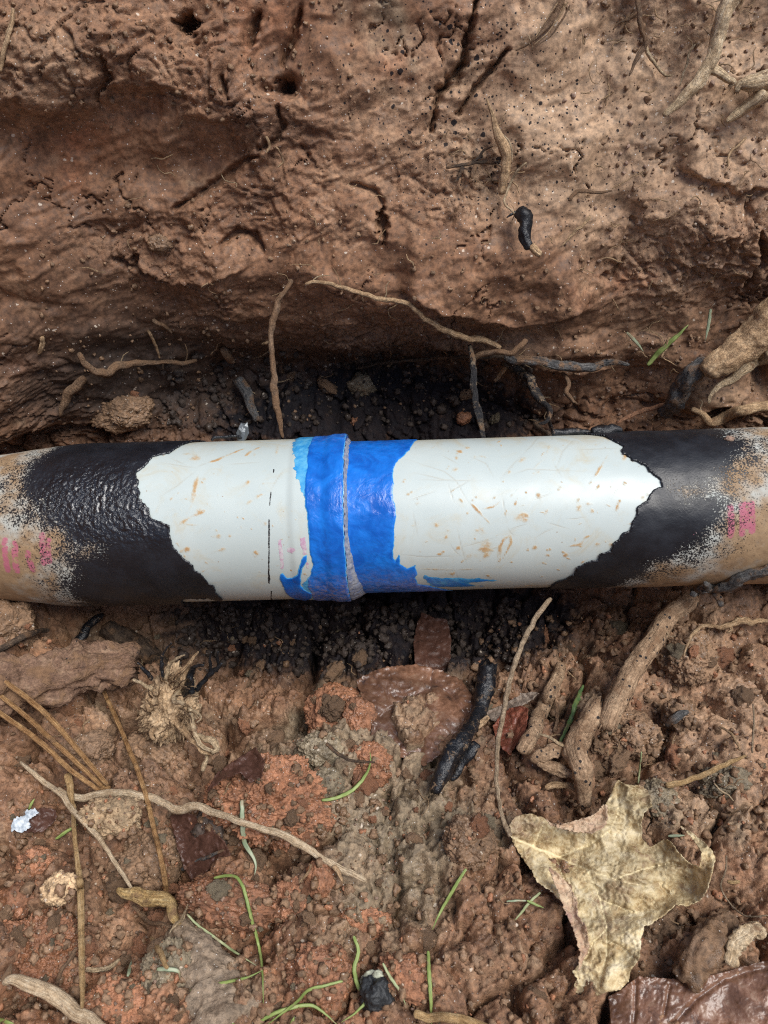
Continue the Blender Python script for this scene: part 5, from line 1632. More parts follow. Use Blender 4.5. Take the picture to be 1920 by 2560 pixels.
# ------------------------------------------------------------------ the heap in front of the pipe
RSC[0] = 0.88
M_LEAF_Y = leaf_mat('dry_yellow_leaf', [(0.36, (0.18, 0.115, 0.055)), (0.44, (0.42, 0.30, 0.15)), (0.51, (0.66, 0.535, 0.31)), (0.60, (0.82, 0.72, 0.50))], spot=(0.16, 0.085, 0.05), spots=0.75, blush=(0.30, 0.16, 0.15), bigv=0.6, vein=(0.74, 0.64, 0.40), fine=0.55, vmix=0.30)
M_LEAF_P = leaf_mat('leaf_underside', [(0.30, (0.20, 0.11, 0.08)), (0.45, (0.44, 0.29, 0.19)), (0.58, (0.62, 0.47, 0.32)), (0.72, (0.76, 0.64, 0.44))], spot=(0.2, 0.1, 0.08), spots=0.4, blush=(0.46, 0.27, 0.28), vein=(0.6, 0.5, 0.35))
M_LEAF_B = leaf_mat('wet_brown_leaf', [(0.36, (0.045, 0.026, 0.020)), (0.45, (0.150, 0.075, 0.045)), (0.54, (0.25, 0.128, 0.078)), (0.66, (0.40, 0.27, 0.19))], spot=(0.03, 0.02, 0.02), spots=0.6, rough=0.30, vein=(0.10, 0.05, 0.035), fine=0.8, vmix=0.06, bigv=0.75, coat=0.5)
M_LEAF_D = leaf_mat('dark_leaf', [(0.28, (0.035, 0.018, 0.014)), (0.5, (0.095, 0.045, 0.032)), (0.7, (0.16, 0.08, 0.055)), (0.85, (0.22, 0.13, 0.09))], spot=(0.02, 0.012, 0.01), spots=0.5, rough=0.38, vein=(0.12, 0.06, 0.04), vmix=0.1)
M_LEAF_R = leaf_mat('reddish_leaf', [(0.28, (0.09, 0.025, 0.016)), (0.5, (0.19, 0.058, 0.034)), (0.7, (0.27, 0.10, 0.06)), (0.85, (0.32, 0.16, 0.10))], spot=(0.04, 0.015, 0.012), spots=0.4, rough=0.4, vein=(0.2, 0.09, 0.05))
M_LEAF_G = leaf_mat('grey_dry_leaf', [(0.28, (0.14, 0.105, 0.08)), (0.5, (0.24, 0.19, 0.15)), (0.7, (0.35, 0.28, 0.22)), (0.85, (0.42, 0.35, 0.28))], spots=0.3, rough=0.65, vein=(0.16, 0.11, 0.08))

# ------------------------------------------------------------------ clods that stand out
CL = []
for lab, x, y, rx, ry, kd, sub, rot, sd, sk in (
        ('largest red brown clod, lying under the forked twig in the lower middle', 683, 2010, 140, 108, 'red', 6, 0.1, 1, 0.30),
        ('wet orange red clod of two lumps in the shade below the joint', 838, 1785, 72, 62, 'red', 5, 0.3, 2, -0.2),
        ('small red lump attached on the right of the wet orange clod', 898, 1800, 42, 50, 'red', 5, 0.0, 3, -0.1),
        ('long reddish clod right of the knobby yellow root', 585, 2258, 118, 52, 'red', 5, -0.15, 4, 0.1),
        ('rough orange red clod right of the long reddish clod', 725, 2250, 50, 46, 'red', 5, 0.2, 5, 0.1),
        ('big brick red clod at the left edge near the bottom', 95, 2395, 125, 100, 'red', 6, 0.3, 6, 0.35),
        ('pinkish red clod at the bottom left of the buried root', 300, 2500, 72, 52, 'red', 5, 0.0, 7, 0.2),
        ('dark red flat clod at the left edge above the brick red clod', 90, 2165, 48, 38, 'red', 5, -0.2, 8, 0.0),
        ('dark red angular clod left of the straw stem', 40, 2255, 42, 40, 'red', 4, 0.5, 9, 0.1),
        ('brown clod leaning behind the single needle', 372, 2160, 82, 84, 'brown', 5, 0.4, 10, 0.25),
        ('round pinkish clod with a wet shine left of the yellow leaf', 1172, 2105, 66, 58, 'brown', 5, 0.0, 11, 0.2),
        ('crumbly tan straw coloured clump under the fork of the pale twig', 278, 2042, 72, 44, 'tan', 5, 0.0, 12, -0.3),
        ('small tan clump left of the knobby root', 148, 2222, 42, 34, 'tan', 4, 0.6, 13, -0.7),
        ('broad orange brown clod under the bent grass blade', 800, 2435, 78, 66, 'red', 5, 0.0, 14, 0.4),
        ('brown red clod at the bottom edge in the middle', 900, 2320, 70, 50, 'red', 5, 0.2, 15, 0.4),
        ('red brown clod at the bottom left of centre beside the upright blade', 1010, 2450, 70, 55, 'red', 5, -0.2, 16, 0.4),
        ('dark purple brown clod at the right below the pipe', 1712, 1640, 62, 68, 'brown', 5, 0.2, 17, 0.1),
        ('brown clod right of the split root', 1580, 1840, 66, 52, 'brown', 5, -0.2, 18, 0.2),
        ('small pale clod under the straw stem at the right edge', 1700, 1790, 42, 38, 'brown', 4, 0.1, 19, 0.0),
        ('grey wet clod right of the yellow leaf tip', 1640, 2010, 52, 50, 'grey', 5, 0.2, 20, 0.2),
        ('bluish grey clod under the end of the straw stem', 1815, 1955, 62, 40, 'grey', 5, 0.1, 21, 0.2),
        ('brown clod under the lower lobe of the yellow leaf', 1650, 2330, 70, 62, 'brown', 5, 0.3, 22, 0.2),
        ('grey lumpy clod in the shade below the orange red clod', 800, 1880, 56, 44, 'grey', 5, 0.0, 23, 0.1),
        ('small olive grey clod left of the curved grass blade', 810, 1962, 46, 36, 'grey', 4, 0.2, 24, 0.2),
        ('reddish flat clod below the dark thin stem', 925, 1905, 56, 46, 'red', 5, -0.3, 25, 0.2),
        ('brown clod under the root crown', 390, 1880, 80, 64, 'brown', 5, 0.2, 26, 0.3),
        ('tan brown clod behind the pine needles', 205, 1880, 68, 42, 'brown', 5, 0.2, 27, 0.1),
        ('muddy clod at the left edge above the bark slab', 22, 1560, 56, 52, 'brown', 5, 0.0, 28, -0.2),
        ('small pinkish clod on the bark slab by the left edge', 70, 1612, 28, 22, 'brown', 4, 0.2, 29, -0.6),
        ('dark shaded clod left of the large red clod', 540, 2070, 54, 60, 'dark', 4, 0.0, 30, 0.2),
        ('small red clod at the end of the forked twig', 800, 2200, 34, 42, 'red', 4, 0.0, 31, 0.0),
        ('grey clod streaked with green at the bottom beside the buried root', 420, 2440, 62, 80, 'grey', 5, 0.0, 32, 0.4),
        ('brown clod lodged on the wall ledge at the left', 400, 610, 30, 22, 'brown', 4, 0.1, 33, 0.1),
        ('brown clod behind the pipe under the level dark root', 310, 1030, 66, 46, 'brown', 5, 0.1, 34, 0.3),
        ('grey clay lump in the blackened hollow behind the joint', 915, 960, 44, 30, 'grey', 4, 0.1, 35, 0.2),
        ('small rusty lump behind the pipe right of the hanging twig', 1160, 1045, 17, 15, 'red', 4, 0.3, 36, -0.2)):
    CL.append(clod(lab, x, y, rx, ry, kd, sub, rot, sd + 40, sk))


_av, _af = [tuple(v) for v in TERR_V.tolist()], TERR_F.tolist()
for o in CL:
    k = len(_av)
    _av += [tuple(v.co) for v in o.data.vertices]
    _af += [[i + k for i in q.vertices] for q in o.data.polygons]
BVH0 = BVH
BVH = BVHTree.FromPolygons(_av, _af)

# the big dry leaf with its long stalk
OUT = e2_((548, 158), (545, 105), (560, 76), (600, 60), (640, 60), (690, 78), (722, 106), (770, 126), (832, 137), (890, 138), (938, 112), (962, 70), (956, 20)) + d2_((1000, 790), (1012, 775), (1030, 792), (1072, 800), (1110, 800), (1140, 828), (1152, 862), (1157, 890), (1120, 922)) \
    + e2_((1112, 112), (1116, 170), (1150, 206), (1190, 180), (1222, 168), (1262, 212), (1312, 270), (1366, 292), (1372, 226), (1340, 172), (1296, 128), (1278, 112), (1340, 148), (1412, 208), (1432, 252), (1412, 332), (1392, 390), (1370, 430), (1312, 458), (1262, 450), (1200, 502),
          (1152, 535), (1125, 545), (1112, 600), (1102, 690), (1062, 740), (1056, 786), (1020, 820), (962, 832), (890, 860), (815, 822), (832, 772), (815, 742), (850, 702), (882, 642), (872, 582), (832, 500), (772, 442), (730, 402), (662, 352), (630, 290), (590, 240), (562, 192))
MIDRIB = e2_((548, 160), (640, 200), (740, 240), (850, 290), (960, 330), (1060, 360), (1150, 375))
VEINS = [(MIDRIB, 3.0), (e2_((760, 245), (880, 200), (980, 130), (1010, 60), (1010, -20)), 2.2), (e2_((880, 300), (930, 420), (960, 540), (960, 680), (930, 800)), 2.4), (e2_((1000, 340), (1120, 300), (1240, 270), (1330, 300)), 2.0), (e2_((700, 225), (760, 300), (790, 360)), 1.8),
         (e2_((940, 430), (1040, 470), (1120, 500)), 1.6), (e2_((960, 560), (900, 620), (870, 690)), 1.5), (e2_((960, 600), (1030, 640), (1080, 680)), 1.5), (e2_((640, 200), (680, 130), (690, 90)), 1.6)]
YL, YPL = leaf('dry_leaf', OUT, M_LEAF_Y, lift=0.012, wr=0.0058, curl=0.012, curlw=34, jag=2.6, jagsc=0.10, veins=VEINS, seed=1, ridges=0.7, bend=lambda u, v: 0.012 * np.exp(-((u - 1590) / 60) ** 2 - ((v - 2000) / 70) ** 2) + 0.010 * np.exp(-((u - 1500) / 90) ** 2 - ((v - 2400) / 90) ** 2) + 0.012 * np.exp(-((u - 1770) / 50) ** 2) - 0.008 * np.exp(-((u - 1400) / 70) ** 2 - ((v - 2130) / 40) ** 2), label='large dry yellow brown lobed leaf lying on the clods at lower right', cat='leaf')
leaf('curled_margin', e2_((690, 74), (722, 100), (765, 108), (830, 88), (900, 66), (930, 48), (946, 20), (962, 20), (966, 80), (952, 118), (900, 142), (832, 138), (770, 126), (715, 106)), M_LEAF_P, YL, lift=0.015, wr=0.004, curl=0.006, curlw=14, jag=3.0, jagsc=0.12, seed=2, plane=YPL, veins=())
leaf('curled_margin', e2_((708, 288), (760, 322), (800, 372), (834, 430), (836, 500), (868, 540), (888, 640), (856, 705), (836, 760), (846, 660), (818, 560), (780, 470), (758, 410), (735, 350)), M_LEAF_P, YL, lift=0.014, wr=0.004, curl=0.005, curlw=12, jag=3.5, jagsc=0.12, seed=3, plane=YPL)
pp = d2_((722, -8, 0), (690, 30, 0), (650, 90, 0), (622, 140, 0), (600, 185, 0), (572, 260, 0), (548, 330, 0), (528, 420, 0), (512, 500, 0), (498, 580, 0), (488, 660, 0), (486, 740, 0), (490, 830, 0), (505, 910, 0), (530, 990, 0), (548, 1020, 0))
Q = catmull(np.array(pp), 9)
z_end = float(np.dot(YPL[0] - CAM, DIRV)) - 0.006
zs = np.linspace(0.560, z_end, len(Q))
zs = zs - 0.012 * np.sin(np.linspace(0, PI, len(Q)))
P = np.array([at(a, b, z) for (a, b, _), z in zip(Q, zs)])
tube('petiole', P, np.array([6, 7, 6.5, 6.5, 6, 6, 5.5, 5, 5, 6]) * 0.000275, M_STALK, YL, seed=93, seg=10, rough=0.12, knots=0.25, lump=90)
for q in ((728, 388, 6), (768, 384, 9), (1004, 238, 6)):
    pass

# wet brown leaves
WB, _ = leaf('wet_leaf', [(1521, 2492), (1560, 2470), (1597, 2440), (1660, 2446), (1740, 2448), (1830, 2424), (1960, 2390), (2000, 2640), (1540, 2640), (1528, 2570)], M_LEAF_B, lift=0.006, wr=0.0022, curl=0.002, seed=5, jag=2,
             veins=[(e2_((1240, 980), (1350, 860), (1480, 770), (1660, 720)), 3.0), (e2_((1080, 960), (1085, 840), (1090, 770)), 2.2), (e2_((1210, 930), (1225, 850), (1235, 800)), 1.6)], label='wet mottled brown leaf in the bottom right corner', ridges=0.5)
leaf('wet_leaf', [(892, 1700), (905, 1690), (960, 1668), (1040, 1660), (1100, 1676), (1155, 1700), (1185, 1745), (1172, 1800), (1152, 1850), (1112, 1880), (1060, 1914), (1000, 1892), (950, 1882), (926, 1850), (935, 1780), (900, 1735)], M_LEAF_B, lift=0.004, wr=0.0026, curl=0.0015, seed=6, jag=3,
     veins=[([(1090, 1560), (1080, 1700), (1060, 1800), (1050, 1905)], 3.2), ([(1075, 1720), (1000, 1760), (950, 1790)], 2.0), ([(1078, 1700), (1130, 1740), (1165, 1790)], 2.0)], label='broad wet red brown leaf flat on the floor below the pipe', ridges=0.7)
leaf('wet_leaf', [(1033, 1610), (1040, 1565), (1055, 1530), (1085, 1545), (1118, 1548), (1128, 1600), (1126, 1640), (1140, 1690), (1120, 1706), (1080, 1700), (1046, 1690), (1036, 1650)], M_LEAF_D, lift=0.012, wr=0.003, curl=0.002, seed=7, veins=[(d2_((150, 290), (165, 360), (180, 420)), 3.5)], label='dark wet leaf standing in the shade above the broad red brown leaf')
leaf('dead_leaf', d2_((472, 545), (500, 500), (540, 470), (590, 455), (622, 470), (618, 540), (590, 600), (558, 645), (544, 668), (515, 645), (485, 605)), M_LEAF_R, lift=0.008, wr=0.003, curl=0.004, seed=8, veins=[(d2_((545, 660), (560, 560), (600, 470)), 2.0)], label='dark red dead leaf behind the long leaf stalk')
leaf('dead_leaf', d2_((444, 476), (500, 462), (548, 432), (600, 404), (640, 396), (670, 402), (640, 432), (590, 462), (545, 486), (520, 525), (470, 520), (448, 500)), M_LEAF_G, lift=0.014, wr=0.003, curl=0.004, seed=9, veins=[(d2_((450, 490), (550, 450), (665, 402)), 2.0)], label='grey dry pointed leaf lying over the dark red leaf')
leaf('dead_leaf', d1_((880, 840), (905, 800), (940, 745), (1030, 680), (1100, 636), (1142, 690), (1132, 760), (1082, 790), (1040, 745), (960, 775)), M_LEAF_D, lift=0.006, wr=0.003, curl=0.004, seed=10, label='dark brown dead leaf in the shade left of the clods under the joint')
leaf('dead_leaf', e1_((733, 70), (780, 50), (830, 60), (900, 110), (970, 180), (995, 235), (930, 275), (870, 330), (820, 342), (790, 280), (765, 200)), M_LEAF_D, lift=0.004, wr=0.003, curl=0.004, seed=11, veins=[(e1_((790, 300), (860, 250), (985, 215)), 2.4)], label='dark curled leaf in the gap left of the large red clod')
BL, _pl = leaf('dead_leaf', e1_((45, 118), (70, 90), (110, 70), (140, 48), (190, 32), (240, 42), (248, 72), (225, 105), (180, 138), (110, 140), (70, 136)), M_LEAF_D, lift=0.006, wr=0.002, curl=0.003, seed=12, label='small dark leaf with a bluish white splash at the left edge')
n = NT('white_splash')
pz = n.coord('Object')
n.bs(color=n.mix(n.mapr(n.noise(pz, 300, 5, 0.7), 0.35, 0.65), (0.30, 0.36, 0.42), (0.62, 0.68, 0.72)), rough=0.5, normal=n.bump(n.noise(pz, 500, 4), 0.5, 0.001))
for k, q in enumerate((((50, 105), (62, 78), (110, 66), (104, 46), (150, 36), (168, 56), (128, 84), (132, 118), (92, 142), (52, 132)),)):
    leaf('white_splash', e1_(*q), n.m, BL, lift=0.0078, wr=0.0012, curl=0.001, seed=13, plane=_pl, jag=5, jagsc=0.16)

# sticks and roots on the heap
root('speckled_root', 'thick tan root speckled with black slanting from under the pipe', 'root', d2_((1345, -55), (1310, 5), (1255, 50), (1212, 100), (1165, 165), (1120, 235), (1080, 295), (1040, 365), (1005, 435), (980, 500), (960, 545)), [23, 25, 25, 25, 26, 27, 28, 29, 30, 28, 24], M_ROOT_INK, lift=0.022, seg=18, rough=0.16, lump=45, fib=0.3, smooth=31, ragged=0.7)
o = root('split_root', 'split muddy tan root stump beside the lower end of the speckled root', 'root', d2_((925, 450), (885, 520), (850, 590), (825, 640), (850, 720), (862, 800), (872, 880)), [27, 26, 27, 30, 25, 23, 18], M_ROOT_INK, lift=0.020, seg=16, rough=0.28, fib=0.5, lump=55, ragged=0.8)
root('root_branch', None, None, d2_((830, 640), (770, 650), (710, 660), (660, 675), (640, 700)), [14, 17, 18, 17, 9], M_ROOT_INK, o, lift=0.020, seg=18, rough=0.45, fib=0.8, flat=0.45, lump=70)
root('root_branch', None, None, d2_((660, 690), (720, 720), (790, 745), (850, 780)), [10, 14, 14, 10], M_ROOT_INK, o, lift=0.018, seg=16, rough=0.45, fib=0.8, flat=0.4, lump=70)
root('splinter', None, None, d2_((668, 578), (700, 588), (740, 608), (775, 632)), [2.5, 4, 5, 5], M_ROOT_PALE, o, lift=0.024, seg=7)
root('splinter', None, None, d2_((700, 815), (750, 800), (800, 798), (850, 830)), [8, 10, 9, 6], M_ROOT, o, lift=0.012, seg=8, rough=0.35, flat=0.5)
root('muddy_root', 'muddy root slanting behind the dark red leaf', 'root', d2_((765, 275), (745, 330), (722, 390), (695, 450), (665, 520), (630, 590), (595, 660)), [15, 17, 19, 20, 21, 22, 20], M_ROOT_INK, lift=0.012, seg=14, rough=0.25, lump=50)
o = root('charred_stick', 'glossy black charred stick leaning over the broad red brown leaf', 'stick', d2_((455, 285), (440, 350), (425, 420), (410, 480), (370, 555), (330, 625), (285, 690), (245, 760), (225, 830)), [25, 24, 23, 22, 20, 22, 24, 22, 14], M_CHAR_CLAY, lift=0.016, seg=16, rough=0.25, fib=0.35, lump=50, smooth=21, ragged=0.7)
root('bark_strip', None, None, d2_((450, 505), (415, 535), (375, 565), (340, 610)), [6, 9, 9, 5], M_ROOT, o, lift=0.024, seg=9, rough=0.4, fib=0.5, flat=0.5)
root('side_stick', None, None, d2_((400, 620), (370, 670), (330, 720), (290, 780)), [12, 13, 12, 8], M_CHAR_CLAY, o, lift=0.008, seg=10, rough=0.4)
root('dead_stalk', 'brown straw stem lying on the clods at the right edge', 'stalk', d2_((1565, 675), (1520, 690), (1460, 715), (1400, 745), (1330, 772), (1275, 788), (1220, 802)), [4, 6, 7, 7.5, 8, 8, 9], M_STRAW, lift=0.010, seg=10, rough=0.12, smooth=21)
root('thin_stalk', 'thin upright brown stem at the right edge', 'stalk', d2_((1594, 450), (1598, 520), (1594, 590), (1590, 660)), [2.5, 3, 3, 3], M_STALK, lift=0.010, seg=7, smooth=21)
o = root('rootlet', 'clay crusted rootlet looping at the right edge below the pipe', 'root', d2_((1740, 95), (1659, 90), (1600, 92), (1550, 90), (1500, 105), (1460, 118), (1400, 112), (1352, 128), (1325, 165), (1305, 205), (1293, 245)), [6, 7, 7, 9, 9, 9, 6, 5, 5, 4, 2], M_ROOT, lift=0.012, seg=9, rough=0.45, lump=90)
root('branchlet', None, None, d2_((1490, 105), (1500, 130), (1480, 140)), [5, 5, 3], M_ROOT, o, lift=0.012, seg=7, rough=0.4)
root('green_sprig', 'mossy green sprig between the muddy root and the split root', 'sprig', d2_((860, 368), (845, 405), (822, 460), (805, 520), (780, 575), (755, 640)), [3, 7, 6, 6, 5, 3], grass_mat('moss_green', (0.05, 0.13, 0.05), (0.20, 0.27, 0.09), 0.3), lift=0.012, seg=8, rough=0.4, flat=0.5, lump=120)
root('rootlet', 'thin brown rootlet between the green sprig and the muddy root', 'root', d2_((745, 445), (748, 510), (735, 570)), [6, 6, 4], M_ROOT_MUD, lift=0.010, seg=8, rough=0.3)
root('thin_stalk', 'faint green stem standing right of the split root', 'stalk', d2_((1112, 655), (1105, 720), (1098, 795)), [2.5, 2.6, 2.2], M_GRASS2, lift=0.010, seg=6)
root('rootlet', 'pale curved rootlet below the dead straw stem', 'root', d2_((1425, 790), (1450, 820), (1490, 845), (1510, 868)), [2, 2.5, 2.5, 1.5], M_ROOT_PALE, lift=0.006, seg=6)
root('wood_chip', 'grey weathered wood chip on the clods right of the speckled root', 'wood chip', d2_((1215, 545), (1250, 520), (1290, 495), (1315, 480)), [6, 12, 12, 6], M_ROOT_BLUE, lift=0.006, seg=9, rough=0.35, flat=0.5)
root('rootlet', 'small tan rootlet near the right edge above the straw stem', 'root', d2_((1450, 545), (1490, 570), (1515, 600), (1540, 650)), [3, 4, 4, 2], M_ROOT, lift=0.005, seg=7, rough=0.3)

root('bark_slab', 'broad slab of muddy bark at the left edge under the pipe', 'bark', d1_((-120, 395), (0, 365), (110, 345), (220, 328), (330, 305), (430, 285), (520, 282), (575, 285)), [66, 66, 62, 62, 60, 58, 58, 52], wood_mat('muddy_bark', [(0.10, 0.055, 0.035), (0.21, 0.125, 0.08), (0.30, 0.20, 0.13)], 0.4, 0.2), lift=0.026, seg=64, rough=0.34, fib=0.7, lump=38, flat=0.62, smooth=25, ragged=0.35)
root('rotten_root', 'thick dark rotting root end behind the root crown', 'root', d1_((455, 110), (500, 150), (560, 185), (620, 220), (680, 265), (705, 300)), [26, 30, 30, 30, 28, 20], M_ROOT_DARK, lift=0.006, seg=18, rough=0.25, fib=0.35)
o = root('charred_twig', 'dark forked twig standing on the bark slab', 'twig', d1_((335, 190), (365, 155), (385, 115), (410, 85), (450, 62)), [14, 14, 12, 10, 5], M_CHAR_CLAY, lift=0.014, seg=11, rough=0.35)
root('side_twig', None, None, d1_((335, 190), (320, 215), (330, 240)), [10, 8, 6], M_ROOT_MUD, o, lift=0.012, seg=8, rough=0.3)
root('charred_twig', 'dark twig lying at the left edge just under the pipe', 'twig', d1_((-40, 225), (0, 210), (80, 170), (150, 140), (210, 128)), [8, 9, 9, 8, 5], M_ROOT_DARK, lift=0.010, seg=9, rough=0.3)

# root crown with burnt stubs
zc = min(hitz(a, b)[0] for a, b in ((425, 1768), (400, 1830), (470, 1860), (510, 1880), (540, 1890), (500, 1920))) - 0.010
V, Fc = clod_mesh(5, 23, chunk=0.22, fine=0.24, jag=0.25)
CR = tag(mk('uprooted_plant', bake(V, cam_matrix(422, 1768, 64, 88, -0.35, 0.3, zd=zc)), [Fc], wood_mat('crown_fibre', [(0.25, 0.16, 0.09), (0.46, 0.33, 0.20), (0.66, 0.51, 0.34)], 0.12)), 'torn root crown with burnt black stubs left below the pipe', 'root crown')
zc = zc - 0.010


def crown_part(name, pts, r, m_, dz=0.0, **kw):
    Q = catmull(np.array(d1_(*pts)), 9)
    dzl = np.linspace(0, dz, len(Q))
    P = np.array([at(a, b, zc - d) for (a, b), d in zip(Q, dzl)])
    _sd[0] += 1
    return tube(name, P, np.interp(np.linspace(0, 1, len(P)), np.linspace(0, 1, len(r)), r) * 0.68 * zc / FPX, m_, CR, seed=_sd[0], **dict(dict(seg=9, rough=0.3, lump=80), **kw))


for pts, r, m_, dz in ((((780, 380), (800, 320), (812, 285), (840, 245), (858, 222)), [12, 11, 9, 6, 3], M_ROOT, 0.012), (((830, 400), (820, 340), (835, 300), (850, 285), (880, 282)), [14, 13, 9, 6, 5], M_CHAR, 0.018), (((800, 410), (812, 370), (825, 340)), [11, 12, 8], M_CHAR, 0.020),
                       (((850, 390), (880, 350), (910, 322), (935, 300), (958, 272)), [11, 10, 10, 8, 5], M_CHAR, 0.014), (((905, 330), (908, 290), (905, 250), (915, 225)), [6, 6, 5, 3], M_CHAR, 0.016), (((935, 310), (942, 280), (938, 250), (942, 222)), [6, 5, 5, 3], M_CHAR, 0.014),
                       (((700, 350), (698, 290), (700, 250), (715, 215), (742, 186)), [9, 8, 6, 4, 3], M_CHAR_CLAY, 0.012), (((715, 340), (725, 300), (740, 270), (770, 250), (798, 238)), [8, 7, 6, 5, 3], M_ROOT_PALE, 0.016), (((740, 350), (770, 320), (800, 290), (830, 265)), [13, 11, 8, 5], M_ROOT, 0.012),
                       (((655, 345), (640, 320), (615, 295), (592, 272)), [9, 8, 6, 5], M_CHAR_CLAY, 0.010), (((655, 385), (625, 368), (600, 355), (575, 345)), [9, 7, 6, 5], M_ROOT_PALE, 0.010)):
    crown_part('burnt_stub' if m_ in (M_CHAR, M_CHAR_CLAY) else 'root_stub', pts, r, m_, dz)
for pts, r, m_, dz in ((((820, 460), (830, 510), (835, 560), (850, 600), (880, 635), (930, 655)), [8, 8, 8, 8, 8, 5], M_ROOT_PALE, 0.010), (((755, 505), (780, 550), (815, 590), (850, 625), (880, 648), (925, 662)), [10, 12, 11, 11, 12, 8], M_ROOT, 0.006), (((840, 580), (880, 595), (920, 615), (940, 640), (915, 660)), [6, 12, 14, 10, 5], M_ROOT_PALE, 0.012),
                       (((890, 660), (892, 690), (880, 715), (878, 738)), [7, 6, 9, 6], M_ROOT_PALE, 0.010), (((690, 540), (660, 560), (658, 590), (672, 608)), [10, 9, 8, 4], M_ROOT, 0.006), (((720, 560), (715, 590), (700, 610)), [10, 8, 4], M_ROOT, 0.008), (((820, 470), (855, 490), (868, 510), (850, 530)), [4, 4, 3, 2], M_ROOT_PALE, 0.010),
                       (((650, 490), (615, 498), (585, 518)), [4, 3, 2], M_ROOT, 0.006), (((890, 540), (920, 600), (945, 660), (970, 722)), [1.2, 1.2, 1.1, 0.9], M_ROOT_MUD, 0.008), (((800, 500), (790, 530), (780, 550)), [6, 5, 3], M_ROOT, 0.006), (((650, 400), (640, 440), (650, 480)), [12, 12, 10], M_ROOT, 0.010), (((780, 390), (750, 430), (790, 450)), [9, 10, 8], M_ROOT_PALE, 0.022), (((700, 380), (690, 430), (700, 470)), [9, 9, 7], M_ROOT, 0.020)):
    crown_part('hanging_rootlet', pts, r, m_, dz)

for k in range(46):
    a_ = RNG.uniform(0, 2 * PI)
    x0, y0 = 735 + 95 * math.cos(a_) * RNG.random() ** 0.5, 460 + 125 * math.sin(a_) * RNG.random() ** 0.5
    b_ = a_ + RNG.normal() * 0.5
    L_ = RNG.uniform(30, 75)
    crown_part('fibre', ((x0, y0), (x0 + L_ * 0.5 * math.cos(b_), y0 + L_ * 0.5 * math.sin(b_)), (x0 + L_ * math.cos(b_ + 0.4), y0 + L_ * math.sin(b_ + 0.4))), [3, 2.6, 1.2], (M_ROOT, M_ROOT_MUD, M_ROOT)[k % 3], RNG.uniform(0.0, 0.006) + 0.014, seg=6, wob=0.8)

# pine needles and straw
NB = tag(root('pine_needle_bundle', None, None, d1_((415, 770), (445, 800), (475, 812)), [10, 12, 7], M_NEEDLE, lift=0.020, seg=10, rough=0.15), 'three long brown pine needles joined at one end, fanning to the left edge', 'pine needles')
for pts, r in ((((-40, 305, 16), (0, 338, 15), (120, 425, 10), (230, 525, 2), (330, 640, 2), (410, 735, 2), (465, 800, 2)), [7, 7.5, 8, 8, 7.5, 7, 6]),
               (((-40, 380, 14), (0, 412, 13), (110, 500, 8), (220, 600, 2), (330, 700, 2), (440, 805, 2)), [6.5, 7, 7.5, 7.5, 7, 6]),
               (((-40, 455, 12), (0, 488, 11), (110, 565, 6), (210, 645, 2), (300, 730, 2), (430, 825, 2)), [6.5, 7, 7.5, 7, 7, 6])):
    root('needle', None, None, d1_(*pts), r, M_NEEDLE, NB, straight=True, lift=0.020, seg=9, rough=0.07, lump=12, wob=0.08)
root('pine_needle', 'single long pale brown needle leaning across the bark slab', 'pine needle', d1_((368, 212), (400, 290), (450, 400), (505, 520), (555, 640), (600, 750), (635, 860), (660, 970)) + e1_((690, 230), (710, 330), (720, 425)), [3, 5, 6, 6.5, 6.5, 7, 7, 7, 7.5, 8, 7], M_NEEDLE, straight='rest', lift=0.016, seg=10, rough=0.08, lump=12, wob=0.1)
root('straw', 'tall pale straw stem standing at the left between the clods', 'straw', d1_((292, 752), (302, 800), (310, 880)) + e1_((318, 30), (320, 120), (333, 250), (345, 360), (350, 520), (352, 680), (355, 800), (355, 900)), [11, 8, 6, 6, 7, 10, 10, 9, 8, 8, 5], M_STRAW, straight='rest', lift=0.014, seg=10, rough=0.12, lump=14, flat=0.55, wob=0.12)
tw = root('forked_twig', 'long pale forked twig lying across the clods at lower left', 'twig', d1_((245, 818), (300, 848), (360, 855), (430, 840), (500, 835), (580, 842), (650, 855), (710, 880), (765, 905), (850, 890), (900, 912), (960, 930), (1060, 965)) + e1_((700, 30), (780, 42), (850, 38), (940, 68), (1030, 100), (1130, 122), (1220, 150), (1270, 180), (1330, 210), (1400, 255), (1450, 290), (1520, 320), (1580, 345))[1:3] * 0
          + e1_((1130, 122), (1220, 150), (1270, 180), (1330, 210), (1400, 255), (1450, 290), (1520, 320), (1580, 348)), [8, 10, 11, 11, 11, 11, 10, 10, 11, 12, 10, 9, 9, 9, 9, 10, 11, 10, 8, 9, 8, 6], M_TWIG, lift=0.010, seg=14, rough=0.17, lump=44, smooth=41, knots=0.3, wob=0.28)
root('side_twig', None, None, d1_((88, 700), (140, 745), (200, 795), (260, 835)) + e1_((310, 40), (380, 115), (430, 170), (480, 245), (530, 320), (572, 388)), [4, 6.5, 7.5, 8, 7.5, 7.5, 7, 7, 6, 5], M_TWIG, tw, wob=0.2, lift=0.010, seg=11, rough=0.15, lump=40, smooth=41)
root('side_twig', None, None, e1_((1440, 285), (1465, 320), (1480, 355)), [7, 6, 4], M_ROOT, tw, lift=0.014, seg=8, rough=0.3)
root('knobby_root', 'knobby yellow root lying bent among the clods at lower left', 'root', e1_((508, 385), (545, 402), (600, 410), (650, 428), (700, 435), (738, 450), (745, 480), (765, 520), (780, 540)), [8, 14, 19, 19, 20, 18, 15, 14, 8], M_YROOT, lift=0.014, seg=18, rough=0.16, lump=75, knots=0.25, smooth=21)
